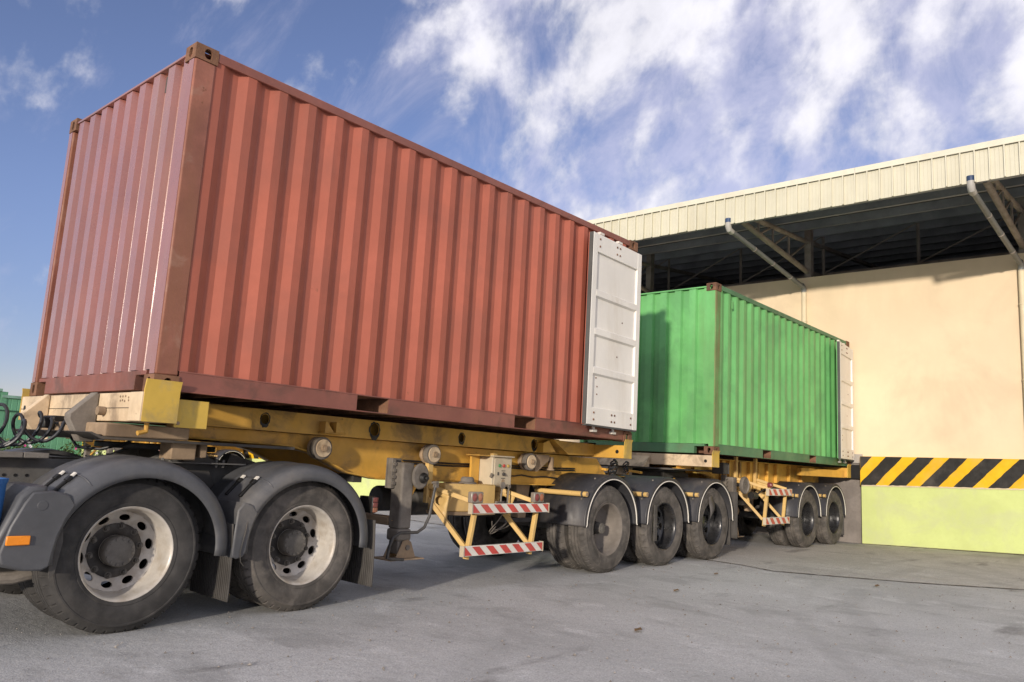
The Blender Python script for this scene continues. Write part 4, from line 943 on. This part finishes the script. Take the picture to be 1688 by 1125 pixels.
def landing_leg(parent, x, far=False, z0=.30, crank=True, mt=dusty):
    Y = (lambda v: 2*CY-v) if far else (lambda v: v)
    def bx(b, xa, xb, ya, yb, za, zb): ya, yb = sorted((Y(ya), Y(yb))); return b.box(xa, xb, ya, yb, za, zb)
    b = MB(); bx(b, x-.075, x+.075, .30, .46, z0+.28, 1.20); o = b.build('landing_leg', mt, parent, bevel=.018)
    b = MB(); bx(b, x-.13, x+.05, .47, .485, .95, 1.235); bx(b, x-.125, x-.0765, .40, .468, .95, 1.235); b.build('mounting_plate', mt, o, bevel=.006)
    for k in range(4):
        b = MB(); b.cyl((x-.102,Y(.40),1.00+.06*k),(x-.102,Y(.378),1.00+.06*k), .019, 6); b.build('bolt', mt, o)
    b = MB(); bx(b, x-.085, x+.085, .295, .465, z0+.17, z0+.28); b.build('collar', mt, o, bevel=.02)
    b = MB(); bx(b, x-.062, x+.062, .315, .445, z0+.05, z0+.17); b.build('inner_tube', mt, o, bevel=.008)
    b = MB(); bx(b, x-.20, x+.22, .24, .52, z0, z0+.012); b.build('foot_plate', dustbrown, o, bevel=.004)
    for ya in (.295, .465):
        b = MB(); y0, y1 = sorted((Y(ya-.005), Y(ya+.005))); b.prism([(x-.10,z0+.013),(x+.15,z0+.013),(x+.085,z0+.16),(x+.045,z0+.185),(x-.02,z0+.17)], y0, y1, 'y'); b.build('foot_bracket', dustbrown, o, bevel=.004)
    b = MB(); b.cyl((x+.04,Y(.28),z0+.11),(x+.04,Y(.48),z0+.11), .025, 12); b.build('foot_pin', mt, o)
    b = MB(); b.tube([(x+.02,Y(.33),1.05),(x+.02,Y(.50),.98),(x+.35,Y(.58),1.0)], .02, 8); b.build('shaft', darksteel, o)
    b = MB(); b.cyl((x+.30,Y(.50),1.06),(x-.05,Y(.40),z0+.33), .035, 14); b.build('brace', yellow, o)
    if crank:
        n = 22; poly = []
        for i in range(n):
            a = 2*math.pi*i/n; rr = .115*(1+.06*math.cos(2*a)); poly.append((x+.13+rr*math.cos(a)*.86, 1.075+rr*math.sin(a)*1.15))
        b = MB(); b.prism(poly, Y(.26), Y(.295), 'y'); b.build('gearbox', mt, o, bevel=.02)
        b = MB(); b.cyl((x+.15,Y(.255),1.06),(x+.15,Y(.215),1.06), .055, 16, .035); b.cyl((x+.15,Y(.215),1.06),(x+.15,Y(.19),1.06), .022, 10); b.build('gearbox_cap', grease, o, bevel=.006)
        b = MB(); b.tube([(x+.27,Y(.20),1.00),(x+.255,Y(.20),.93),(x+.215,Y(.205),.70),(x+.17,Y(.215),.60),(x+.09,Y(.22),.555),(x-.12,Y(.225),.555),(x-.20,Y(.225),.52),(x-.235,Y(.225),.44),(x-.255,Y(.225),.335),(x-.20,Y(.23),.325),(x-.05,Y(.235),z0+.01)], .015, 10); b.build('crank_handle', mat('worn_steel', (.06,.056,.052), .5, .5, var=.3, vscale=8), o)
        b = MB(); b.bar((x+.27,Y(.20),.975),(x+.27,Y(.20),1.035), .03, .05, (0,1,0)); b.cyl((x+.25,Y(.17),1.02),(x+.25,Y(.23),1.02), .012, 8); b.build('crank_joint', mt, o)
    return o
def rail_with_holes(parent, p0, p1, y, zt0, zt1, h, holes, mt):
    """box rail from x=p0 to p1 with real holes in its outer (-y) face"""
    xs = sorted([p0, p1]+[v for hx, r in holes for v in (hx-.11, hx+.11)]); b = MB(); hs = {round(hx-.11, 4): (hx, r) for hx, r in holes}
    zt = lambda x: lerp(zt0, zt1, (x-p0)/(p1-p0))
    for a, c in zip(xs[:-1], xs[1:]):
        if c-a < 1e-6: continue
        k = hs.get(round(a, 4))
        if k:
            q = MB(); q.holeplate((a,y,zt((a+c)/2)-h), (1,0,0), (0,0,1), c-a, h, (c-a)/2, h*.52, k[1], k[1]*1.1, .012, 20, (0,1,0))
            for v in q.v: v.z += zt(v.x)-zt((a+c)/2)
            b.add(q.v, q.f)
        else: b.add([(a,y,zt(a)-h),(c,y,zt(c)-h),(c,y,zt(c)),(a,y,zt(a))], [(0,1,2,3)])
    w = .14
    za, zc = zt(p0), zt(p1)
    b.add([(p0,y,za),(p1,y,zc),(p1,y+w,zc),(p0,y+w,za),(p0,y,za-h),(p1,y,zc-h),(p1,y+w,zc-h),(p0,y+w,za-h)], [(0,1,2,3),(7,6,5,4),(3,2,6,7),(0,3,7,4),(1,5,6,2)])
    return b.build('upper_rail', mt, parent, fix=False, smooth=0)

# ---- front (lead) trailer
lt = thing('container_trailer', 'yellow skeletal trailer under the red container, with three black mudguards', 'trailer', (3, CY, 0), 'trailers of the double road train')
for far in (False, True):
    Y = (lambda v: 2*CY-v) if far else (lambda v: v)
    pr = lambda ya, yb: (min(Y(ya),Y(yb)), max(Y(ya),Y(yb)))
    if not far: rail_with_holes(lt, .46, 5.35, .60, 1.597, 1.560, .178, [(1.25,.040),(2.44,.055),(3.636,.042),(4.864,.045)], yellow)
    else:
        b = MB(); b.bar((.46,Y(.67),1.51),(5.35,Y(.67),1.475), .14, .178); b.build('upper_rail', yellow, lt)
    # air lines along the web
    for yy_, zz_ in ((.682,1.215),(.684,1.19)):
        b = MB(); b.tube([(2.9,Y(yy_),zz_),(3.6,Y(yy_),zz_-.01),(4.3,Y(yy_),zz_+.004),(5.0,Y(yy_),zz_-.012),(5.8,Y(yy_),zz_)], .009, 8); b.build('air_line', hosem, lt)
    # deep web with kinked lower edge
    web = [(.45,1.415),(.45,1.325),(1.55,1.305),(1.80,1.25),(2.18,1.09),(2.55,1.035),(5.20,1.010),(5.9,1.02),(6.35,1.02),(6.5,.93),(9.15,.93),(9.15,1.13),(6.55,1.13),(6.30,1.36),(5.3,1.372)]
    b = MB(); b.prism(web, *pr(.695,.705), 'y'); b.build('main_web', yellow, lt)
    fl = [(.45,1.325),(1.55,1.305),(1.80,1.25),(2.18,1.09),(2.55,1.035),(5.20,1.010),(6.35,1.02),(6.5,.93),(9.15,.93)]
    b = MB(); A = [(x,Y(.63),z-.008) for x, z in fl]; B = [(x,Y(.77),z-.008) for x, z in fl]; b.sheet(A, B); b.build('bottom_flange', yellow, lt, solid=.014)
    b = MB(); b.bar((6.58,Y(.70),1.137),(9.15,Y(.70),1.137), .14, .012); b.build('deck_flange', yellow, lt)
for x in (1.2,2.4,3.6,4.9,6.35,7.7,9.1):
    b = MB(); z = 1.44 if x < 6 else 1.04; b.box(x-.05, x+.05, .71, 2*CY-.71, z-.10, z+.06); b.build('cross_member', yellow, lt)
random.seed(17)
for hx, hz, r0 in ((1.25,1.511,.040),(2.44,1.496,.055),(3.636,1.487,.042),(4.864,1.478,.045)):
    q = MB(); n = 24; inn = []; out = []
    for i in range(n):
        a = 2*math.pi*i/n; k = 1.12+.22*random.random()+(.5*max(0,-math.sin(a))**3); inn.append((hx+r0*1.0*math.cos(a), .5985, hz+r0*1.1*math.sin(a))); out.append((hx+r0*k*math.cos(a), .5985, hz+r0*1.1*k*math.sin(a)))
    q.add(inn+out, [(i,(i+1)%n,n+(i+1)%n,n+i) for i in range(n)]); q.build('grease_stain', grease, lt, smooth=0)
# outrigger taper next to the front bolster
b = MB(); b.prism([(.18,1.585),(1.12,1.583),(1.12,1.423),(.18,1.45)], .585, .5995, 'y'); b.build('rail_cheek', yellow, lt)
bo = bolster(lt, -.05, .13, 1.398, 1.602, cream, guide=.05)
b = MB(); b.box(-.053, -.0505, .01, 2*CY-.01, 1.49, 1.4945); b.build('seam', grease, bo)
random.seed(9)
for i in range(12):
    b = MB(); y = .16+.045*(i%6)+random.uniform(-.01,.01); z = 1.545+.025*(i//6)+random.uniform(-.006,.006); b.cyl((-.0505,y,z),(-.0535,y,z), .008, 8); b.build('stud', dustbrown, bo)
# front guide plate, leaning out at the top, and the square plate behind it
b = MB(); b.prism([(-.022,1.40),(-.012,1.40),(-.012,1.62),(-.030,1.69),(-.045,1.69),(-.026,1.62)], -.062, .185, 'x'); b.build('corner_guide', yplate, lt, solid=0)
b = MB(); b.box(-.075, -.054, -.02, .17, 1.40, 1.60); b.build('corner_front_plate', cream, lt, bevel=.004)
b = MB(); b.box(.20, .445, .045, .06, 1.375, 1.575); pq = b.build('warning_plate', yplate, lt, bevel=.004)
b = MB(); b.cyl((.225,.044,1.405),(.225,.038,1.405), .013, 12); b.build('bolt', dustbrown, pq)
# gussets on the nose
for y, s in ((1.78,.8),(.80,1.15)):
    b = MB(); b.prism([(-.054,1.60),(-.075,1.61),(-.24,1.44),(-.24,1.40),(-.15,1.30 if s < 1 else 1.24),(-.054,1.30 if s < 1 else 1.24)], y-.055 if s > 1 else y-.04, y+.055 if s > 1 else y+.04, 'y'); b.build('nose_gusset', dusty if s > 1 else cream, lt, bevel=.008)
b = MB(); b.cyl((-.055,.62,1.47),(-.105,.62,1.47), .032, 16); b.build('lamp_socket', dustbrown, lt)
b = MB(); b.box(-.12, .50, .40, 2*CY-.40, 1.288, 1.385); b.build('nose_beam', dustbrown, lt, bevel=.012)
b = MB(); b.prism([(-.13,1.268),(1.45,1.262),(1.45,1.285),(-.13,1.287),(-.20,1.315),(-.22,1.31)], .42, 2*CY-.42, 'y'); b.build('kingpin_plate', darksteel, lt)
b = MB(); b.box(.42,.62,.50,.70,1.14,1.287); b.box(.66,.72,.52,.68,1.16,1.287); b.build('pedestal_block', dustbrown, lt, bevel=.01)
b = MB(); b.box(-.11, -.02, 1.0, 1.75, 1.30, 1.36); b.build('coupling_panel', yellow, lt)
b = MB(); b.box(-.16,-.06,1.30,1.55,1.375,1.43); b.box(-.20,-.12,1.36,1.48,1.33,1.42); b.build('air_coupling', grease, lt, bevel=.012)
b = MB(); b.tube([(.06,.16,1.395),(.06,.16,1.335),(.0,.155,1.32)], .018, 8); b.build('twist_lock_handle', yellow, lt)
b = MB(); b.tube([(.05,1.5,1.28),(.0,1.2,1.20),(.1,1.0,1.19),(.22,.95,1.23),(.28,.9,1.26)], .012, 8); b.build('cable', hosem, lt)
# lashing rollers, brackets
for x in (1.81, 3.17, 4.73): roller(lt, x, 1.29 if x < 4 else 1.27)
for x in (1.80,):
    for xo in (0, .12):
        b = MB(); b.prism([(x+xo,1.53),(x+xo+.02,1.53),(x+xo+.10,1.435),(x+xo,1.435)], .50, .5985, 'y'); b.build('rail_bracket', yellow, lt, bevel=.003)
    b = MB(); b.box(x-.01, x+.235, .49, .5985, 1.425, 1.4345); b.build('bracket_base', yellow, lt, bevel=.003)
b = MB(); b.prism([(4.92,1.50),(5.02,1.54),(5.16,1.40),(4.92,1.39)], .50, .5985, 'y'); b.build('rail_bracket', yellow, lt, bevel=.003)
b = MB(); b.prism([(4.86,1.36),(5.12,1.36),(5.12,1.30),(4.90,1.16),(4.86,1.16)], .56, .69, 'y'); b.build('rail_bracket', dustbrown, lt, bevel=.003)
b = MB(); b.cyl((5.20,.60,1.20),(5.20,.60,1.34), .035, 12); b.cyl((5.20,.60,1.18),(5.20,.60,1.20), .05, 12); b.build('relay_valve', dustbrown, lt)
bolster(lt, 5.89, 6.045, 1.372, 1.532, yellow, guide=0)
b = MB(); b.prism([(5.05,1.545),(5.9,1.535),(5.9,1.39),(5.35,1.38)], .45, .5985, 'y'); b.build('outrigger', yellow, lt, bevel=.004)
landing_leg(lt, 2.65); landing_leg(lt, 2.65, True)
b = MB(); b.prism([(2.58,.60),(2.72,.60),(2.72,.68),(2.58,.68)], .47, 2*CY-.47, 'y'); b.build('leg_crossbar', dustbrown, lt, bevel=.01)
b = MB(); b.bar((2.40,.75,1.02),(2.40,2*CY-.75,1.02), .10, .07); b.bar((2.38,1.5,.86),(2.38,1.5,1.02), .12, .10, (0,1,0)); b.build('cable_tray', darksteel, lt)
# control box
b = MB(); b.box(3.93, 4.255, .40, .62, .985, 1.30); cb = b.build('control_box', boxcream, lt, bevel=.012)
b = MB(); b.box(3.955, 4.235, .388, .3995, 1.0, 1.285); b.build('box_door', boxcream, cb, bevel=.006)
b = MB(); b.box(3.915, 4.27, .375, .63, 1.3005, 1.318); b.build('rain_hood', boxcream, cb, bevel=.006)
for x, mt in ((4.03,btn_g),(4.10,btn_r),(4.17,btn_y)):
    b = MB(); b.cyl((x,.3875,1.21),(x,.374,1.21), .018, 14); b.build('push_button', mt, cb, bevel=.004)
for x, z, s in ((4.10,1.155,.030),(4.10,1.075,.034)):
    b = MB(); b.box(x-s, x+s, .3855, .3875, z-.004, z+.004); b.build('name_strip', darksteel, cb)
b = MB(); b.cyl((4.10,.3875,1.12),(4.10,.372,1.12), .020, 14); b.bar((4.085,.370,1.13),(4.118,.370,1.108), .012, .012); b.build('rotary_switch', darksteel, cb)
b = MB(); b.cyl((4.10,.3875,1.043),(4.10,.384,1.043), .024, 14); b.build('warning_disc', dustbrown, cb)
b = MB(); b.box(4.005,4.03,.3845,.3875,1.105,1.14); b.build('label_plate', darksteel, cb)
b = MB(); b.bar((3.925,.41,1.08),(3.925,.39,1.12), .02, .03); b.build('latch', dusty, cb)
b = MB(); b.cyl((4.256,.48,1.13),(4.31,.48,1.13), .022, 12); b.build('cable_gland', bluem, cb)
b = MB(); b.tube([(4.31,.50,1.13),(4.4,.55,1.10),(4.6,.66,1.095),(4.75,.68,1.11),(4.95,.68,1.09),(5.2,.68,1.10),(5.5,.68,1.08)], .009, 8); b.build('cable', hosem, lt)
b = MB(); b.box(3.80, 3.92, .585, .615, 1.0, 1.31); b.box(3.74,3.93,.42,.62,1.305,1.318); b.build('box_bracket', yellow, lt)
# spare-parts drum under the rail
b = MB(); b.prism([(3.26,.42),(3.55,.33),(3.95,.36),(4.06,.46),(4.06,.66),(3.26,.66)], .725, 1.005, 'z'); dk = b.build('tool_drum', guardy, lt, bevel=.01)
b = MB(); b.prism([(3.25,.41),(3.55,.32),(3.96,.35),(4.075,.455),(4.075,.67),(3.25,.67)], .69, .7245, 'z'); b.build('drum_base', dustbrown, dk)
b = MB(); b.lathe([(.10,0),(.10,.012),(.075,.02),(.070,.055),(.055,.07),(.0005,.07)], 28); b.v = [Vector((v.x+3.66, v.z+.50, v.y+1.006)) for v in b.v]; b.build('filler_cap', dusty, dk)
b = MB(); b.cyl((3.47,.50,1.006),(3.47,.50,1.012), .09, 24); b.build('lid', dustbrown, dk)
for x, z in ((4.02,.98),(4.13,.97)):
    b = MB(); b.tube([(x,.33,.70),(x,.33,.90),(x+.01,.33,z)], .010, 8); b.cyl((x+.01,.335,z+.02),(x+.01,.315,z+.02), .038 if x < 4.1 else .02, 14); b.build('hand_lever', dusty, lt)
b = MB(); b.box(3.96,4.06,.32,.36,.78,.83); b.build('lever_clamp', dusty, lt)
for k in range(3):
    b = MB(); pts = []
    for i in range(26):
        a = i/25*math.pi*1.5+k; pts.append((4.10+.16*math.sin(a+k)+.02*k, .40+.03*math.cos(a*2), .62+.10*math.cos(a)*(1+.2*k))); 
    b.tube(pts, .005, 6); b.build('cable_loop', dusty, lt)
side_guard(lt, 3.275, 4.485, .782, .375)
# suspension and running gear
LX = (5.70, 7.03, 8.40)
for x in LX:
    axle(lt, x); mudguard(lt, x+.045); mudguard(lt, x+.045, True)
    for yy in (.86, 2*CY-.86):
        b = MB()
        for k in range(5): b.box(x-.52+.05*k, x+.52-.05*k, yy-.04, yy+.04, .60+.02*k, .618+.02*k)
        b.build('leaf_spring', darksteel, lt)
for x in (4.95, 6.36, 7.72, 9.05):
    for yy in (.86, 2*CY-.86):
        b = MB(); b.prism([(x-.13,1.0),(x+.13,1.0),(x+.07,.60),(x-.07,.60)], yy-.05, yy+.05, 'y'); b.build('spring_hanger', dustbrown, lt, bevel=.006)
        b = MB(); b.box(x-.30, x+.30, yy-.045, yy+.045, .55, .598); b.build('equaliser', darksteel, lt)
b = MB(); b.box(4.4, 5.2, .80, 2*CY-.80, .70, .80); b.build('axle_beam', darksteel, lt)
b = MB(); b.cyl((3.3,1.0,.78),(4.4,1.0,.78), .14, 24); b.cyl((3.3,1.55,.78),(4.4,1.55,.78), .14, 24); b.build('air_reservoir', darksteel, lt, bevel=.02)
cfg = [('dusty','dust','trailer',None),('lug','black','black','black'),('lug','black','black','black')]
for far in (False, True):
    for i, x in enumerate(LX): wheel(lt, x, far, *cfg[i], spin=.4*i+(.7 if far else .1))
for far in (False, True):
    Y = (lambda v: 2*CY-v) if far else (lambda v: v)
    b = MB(); A = [(9.03,Y(.09),.62-.44*i/8) for i in range(9)]; B = [(9.05,Y(.66),.62-.44*i/8) for i in range(9)]; b.sheet(A, B); b.build('mud_flap', flapm, lt, solid=.010)
    b = MB(); A = [(9.12,Y(.02),.98-.70*i/8) for i in range(9)]; B = [(9.13,Y(.30),.98-.70*i/8) for i in range(9)]; b.sheet(A, B); b.build('rear_flap', flapm, lt, solid=.010)
# hanging strip in front of the second wheel, torn rubber on the third
b = MB(); b.box(6.985-.30, 7.02-.28, .010, .032, .34, .80); b.build('rubber_strip', darksteel, lt)
b = MB(); A = []; B = []
for i in range(9):
    t = i/8; A.append((8.18+.05*math.sin(3*t), .02+.01*math.sin(6*t), .90-.34*t)); B.append((8.25+.07*math.sin(2.5*t+.6), .01+.02*math.cos(5*t), .93-.30*t))
b.sheet(A, B); b.build('torn_rubber', rubguard, lt, solid=.006)
# fifth wheel of the lead trailer for the second one
b = MB(); poly = [(8.75+(.48 if math.cos(2*math.pi*i/28) < 0 else .40)*math.cos(2*math.pi*i/28), CY+.46*math.sin(2*math.pi*i/28)) for i in range(28)]
b.prism(poly, 1.22, 1.262, 'z'); b.build('fifth_wheel', grease, lt, bevel=.008)
b = MB(); b.box(8.35,9.12,CY-.35,CY+.35,1.145,1.219); b.build('fifth_wheel_mount', darksteel, lt)
for x, y, z in ((6.45,.62,1.22),(6.55,.90,1.20),(7.75,.9,1.20)):
    b = MB(); b.bar((x,y,z),(x+.02,y+.26,z+.02), .06, .03); b.bar((x+.02,y+.26,z+.02),(x+.06,y+.26,z-.10), .03, .03, (0,1,0)); b.build('valve_bracket', yellow, lt)

# ---- second trailer
st = thing('container_trailer', 'yellow skeletal trailer under the green container, with two black mudguards', 'trailer', (11, CY, 0), 'trailers of the double road train')
for far in (False, True):
    Y = (lambda v: 2*CY-v) if far else (lambda v: v)
    pr = lambda ya, yb: (min(Y(ya),Y(yb)), max(Y(ya),Y(yb)))
    web = [(8.30,1.47),(8.30,1.30),(9.05,1.285),(9.40,1.20),(9.75,1.02),(14.15,1.02),(14.15,1.46)]
    b = MB(); b.prism(web, *pr(.62,.63), 'y'); b.build('main_web', yellow, st)
    b = MB(); A = [(x,Y(.56),z-.008) for x, z in web[1:6]]; B = [(x,Y(.70),z-.008) for x, z in web[1:6]]; b.sheet(A, B); b.build('bottom_flange', yellow, st, solid=.014)
    b = MB(); b.bar((8.3,Y(.62),1.478),(14.15,Y(.62),1.468), .16, .014); b.build('top_flange', yellow, st)
    for k, x in enumerate((9.7,9.95,10.35,10.75,11.1,11.5,11.9,12.5,13.1)):
        b = MB(); ya, yb3 = pr(.56,.6195); b.box(x, x+.05+(.04 if k%3 == 0 else 0), ya, yb3, 1.03, 1.462); b.build('stiffener', yellow, st, bevel=.004)
for x in (8.9,10.1,11.4,12.7,14.0):
    b = MB(); b.box(x-.05, x+.05, .64, 2*CY-.64, 1.24, 1.40); b.build('cross_member', yellow, st)
bo = bolster(st, 8.22, 8.40, 1.335, 1.502, cream, guide=.03)
b = MB(); b.prism([(8.205,1.15),(8.205,1.40),(8.219,1.48),(8.219,1.34)], 1.35, 1.75, 'y'); b.build('nose_gusset', cream, bo)
b = MB(); b.box(8.10, 9.5, .55, 2*CY-.55, 1.265, 1.29); b.build('kingpin_plate', darksteel, st)
b = MB(); b.prism([(8.05,1.291),(8.22,1.291),(8.22,1.46)], 1.05, 1.9, 'y'); b.build('nose_panel', cream, st)
bolster(st, 14.02, 14.20, 1.295, 1.487, yellow, guide=0)
b = MB(); b.bar((12.6,.42,1.36),(14.02,.10,1.36), .10, .14); b.build('outrigger', yellow, st)
b = MB(); b.box(9.20, 9.36, .30, .50, 1.24, 1.42); lo = b.build('lamp_housing', darksteel, st, bevel=.01)
b = MB(); b.box(9.365, 9.38, .285, .515, 1.245, 1.415); b.build('lamp_frame', darksteel, lo)
b = MB(); b.box(9.37, 9.385, .32, .48, 1.275, 1.385); b.build('lens', glassm, lo)
b = MB(); b.box(8.75, 8.95, .555, .57, 1.27, 1.33); b.box(8.72, 8.98, .50, .57, 1.235, 1.245); b.build('number_bracket', yplate, st)
landing_leg(st, 9.62, z0=.26, crank=False); landing_leg(st, 9.62, True, z0=.26, crank=False)
b = MB(); b.lathe([(.12,-.03),(.135,-.02),(.14,0),(.13,.03),(.02,.035),(.02,-.02),(.10,-.015),(.12,-.03)], 26); b.v = [Vector((v.x+9.75, v.y+.20, v.z+1.08)) for v in b.v]; b.build('crank_wheel', dusty, st)
b = MB(); b.cyl((9.75,.24,1.08),(9.75,.42,1.08), .03, 12); b.cyl((9.9,.16,.92),(10.05,.15,.92), .06, 14); b.tube([(10.05,.15,.92),(10.25,.13,1.0),(10.45,.11,1.06)], .014, 8); b.build('crank_handle', grease, st)
side_guard(st, 10.32, 11.28, .985, .515, dx=.12, lamps=False, nstripe=4, bh=.11, root=.52)
b = MB(); b.lathe([(.0005,-.03),(.03,-.025),(.045,0),(.045,.05),(.0005,.05)], 18); b.v = [Vector((v.x+10.37, v.y+.02, v.z+1.10)) for v in b.v]; b.build('round_lamp', redlens, st)
SX = (12.10, 13.45)
for i, x in enumerate(SX):
    axle(st, x); mudguard(st, x+.01); mudguard(st, x+.01, True)
    for yy in (.86, 2*CY-.86):
        b = MB()
        for k in range(5): b.box(x-.52+.05*k, x+.52-.05*k, yy-.04, yy+.04, .60+.02*k, .618+.02*k)
        b.build('leaf_spring', darksteel, st)
    for far in (False, True): wheel(st, x, far, 'dusty', 'black', 'black', 'black', spin=.3+.5*i+(.4 if far else 0))
for x in (11.35, 12.78, 14.05):
    for yy in (.86, 2*CY-.86):
        b = MB(); b.prism([(x-.13,1.01),(x+.13,1.01),(x+.07,.60),(x-.07,.60)], yy-.05, yy+.05, 'y'); b.build('spring_hanger', dustbrown, st, bevel=.006)
for far in (False, True):
    Y = (lambda v: 2*CY-v) if far else (lambda v: v)
    b = MB(); A = [(14.07,Y(.09),.66-.5*i/8) for i in range(9)]; B = [(14.08,Y(.66),.66-.5*i/8) for i in range(9)]; b.sheet(A, B); b.build('mud_flap', flapm, st, solid=.010)
b = MB(); b.box(9.9, 11.2, .72, 2*CY-.72, .72, .80); b.build('axle_beam', darksteel, st)
b = MB(); b.cyl((10.0,.95,.62),(10.9,.95,.62), .13, 22); b.cyl((10.0,1.5,.62),(10.9,1.5,.62), .13, 22); b.build('air_reservoir', dustbrown, st, bevel=.02)
b = MB(); b.tube([(11.9,.64,1.12),(12.8,.64,1.14),(13.9,.64,1.10)], .02, 8); b.build('air_pipe', yellow, st)

# ---- coiled air hoses
def coil(p0, p1, turns, r, sag, rad, label, group, axis_tilt=0, seed=0):
    random.seed(seed); p0, p1 = Vector(p0), Vector(p1); pts = []; n = int(turns*18); d = (p1-p0).normalized(); a = d.cross(Vector((0,0,1))).normalized(); c = a.cross(d)
    for i in range(n+1):
        t = i/n; env = min(1, t*8, (1-t)*8); th = 2*math.pi*turns*t
        rr = r*env*(1+.25*math.sin(t*9+seed)); q = p0.lerp(p1, t)-Vector((0,0,1))*sag*4*t*(1-t)
        pts.append(q+a*rr*math.cos(th)*.8+c*rr*math.sin(th)*1.1+d*rr*.5*math.cos(th))
    b = MB(); b.tube(pts, rad, 8); tag(b.build('air_hose', hosem), label, 'hose', group)
HG = 'coiled air hoses between tractor and front trailer'
coil((-.16,1.42,1.40), (-1.75,1.30,1.40), 6, .13, .10, .013, 'loosest coiled black air hose behind the tractor, hanging farthest from the camera', HG, seed=1)
coil((-.15,1.20,1.37), (-1.7,1.10,1.33), 7, .115, .10, .013, 'middle coiled black air hose looping from the nose of the front trailer', HG, seed=2)
coil((-.12,.95,1.36), (-1.75,.95,1.27), 6, .10, .08, .013, 'nearest coiled black air hose above the tractor step boards', HG, seed=3)
HG2 = 'coiled air hoses between the two trailers'
coil((6.42,.50,1.36), (6.27,.42,1.10), 6, .060, 0, .010, 'thick coiled air hose hanging below the rear edge of the red container', HG2, seed=4)
coil((6.80,.56,1.34), (6.72,.50,1.19), 5, .042, 0, .008, 'short coiled air hose beside the nose of the second trailer', HG2, seed=5)

# ---- empty trailer parked at the far dock
index_children()
far_t = copy_tree(st, T((-2.05, 19, 0)))
far_t['label'] = 'empty yellow skeletal trailer parked far behind the tractor hoses'; far_t['category'] = 'trailer'
if 'group' in far_t: del far_t['group']
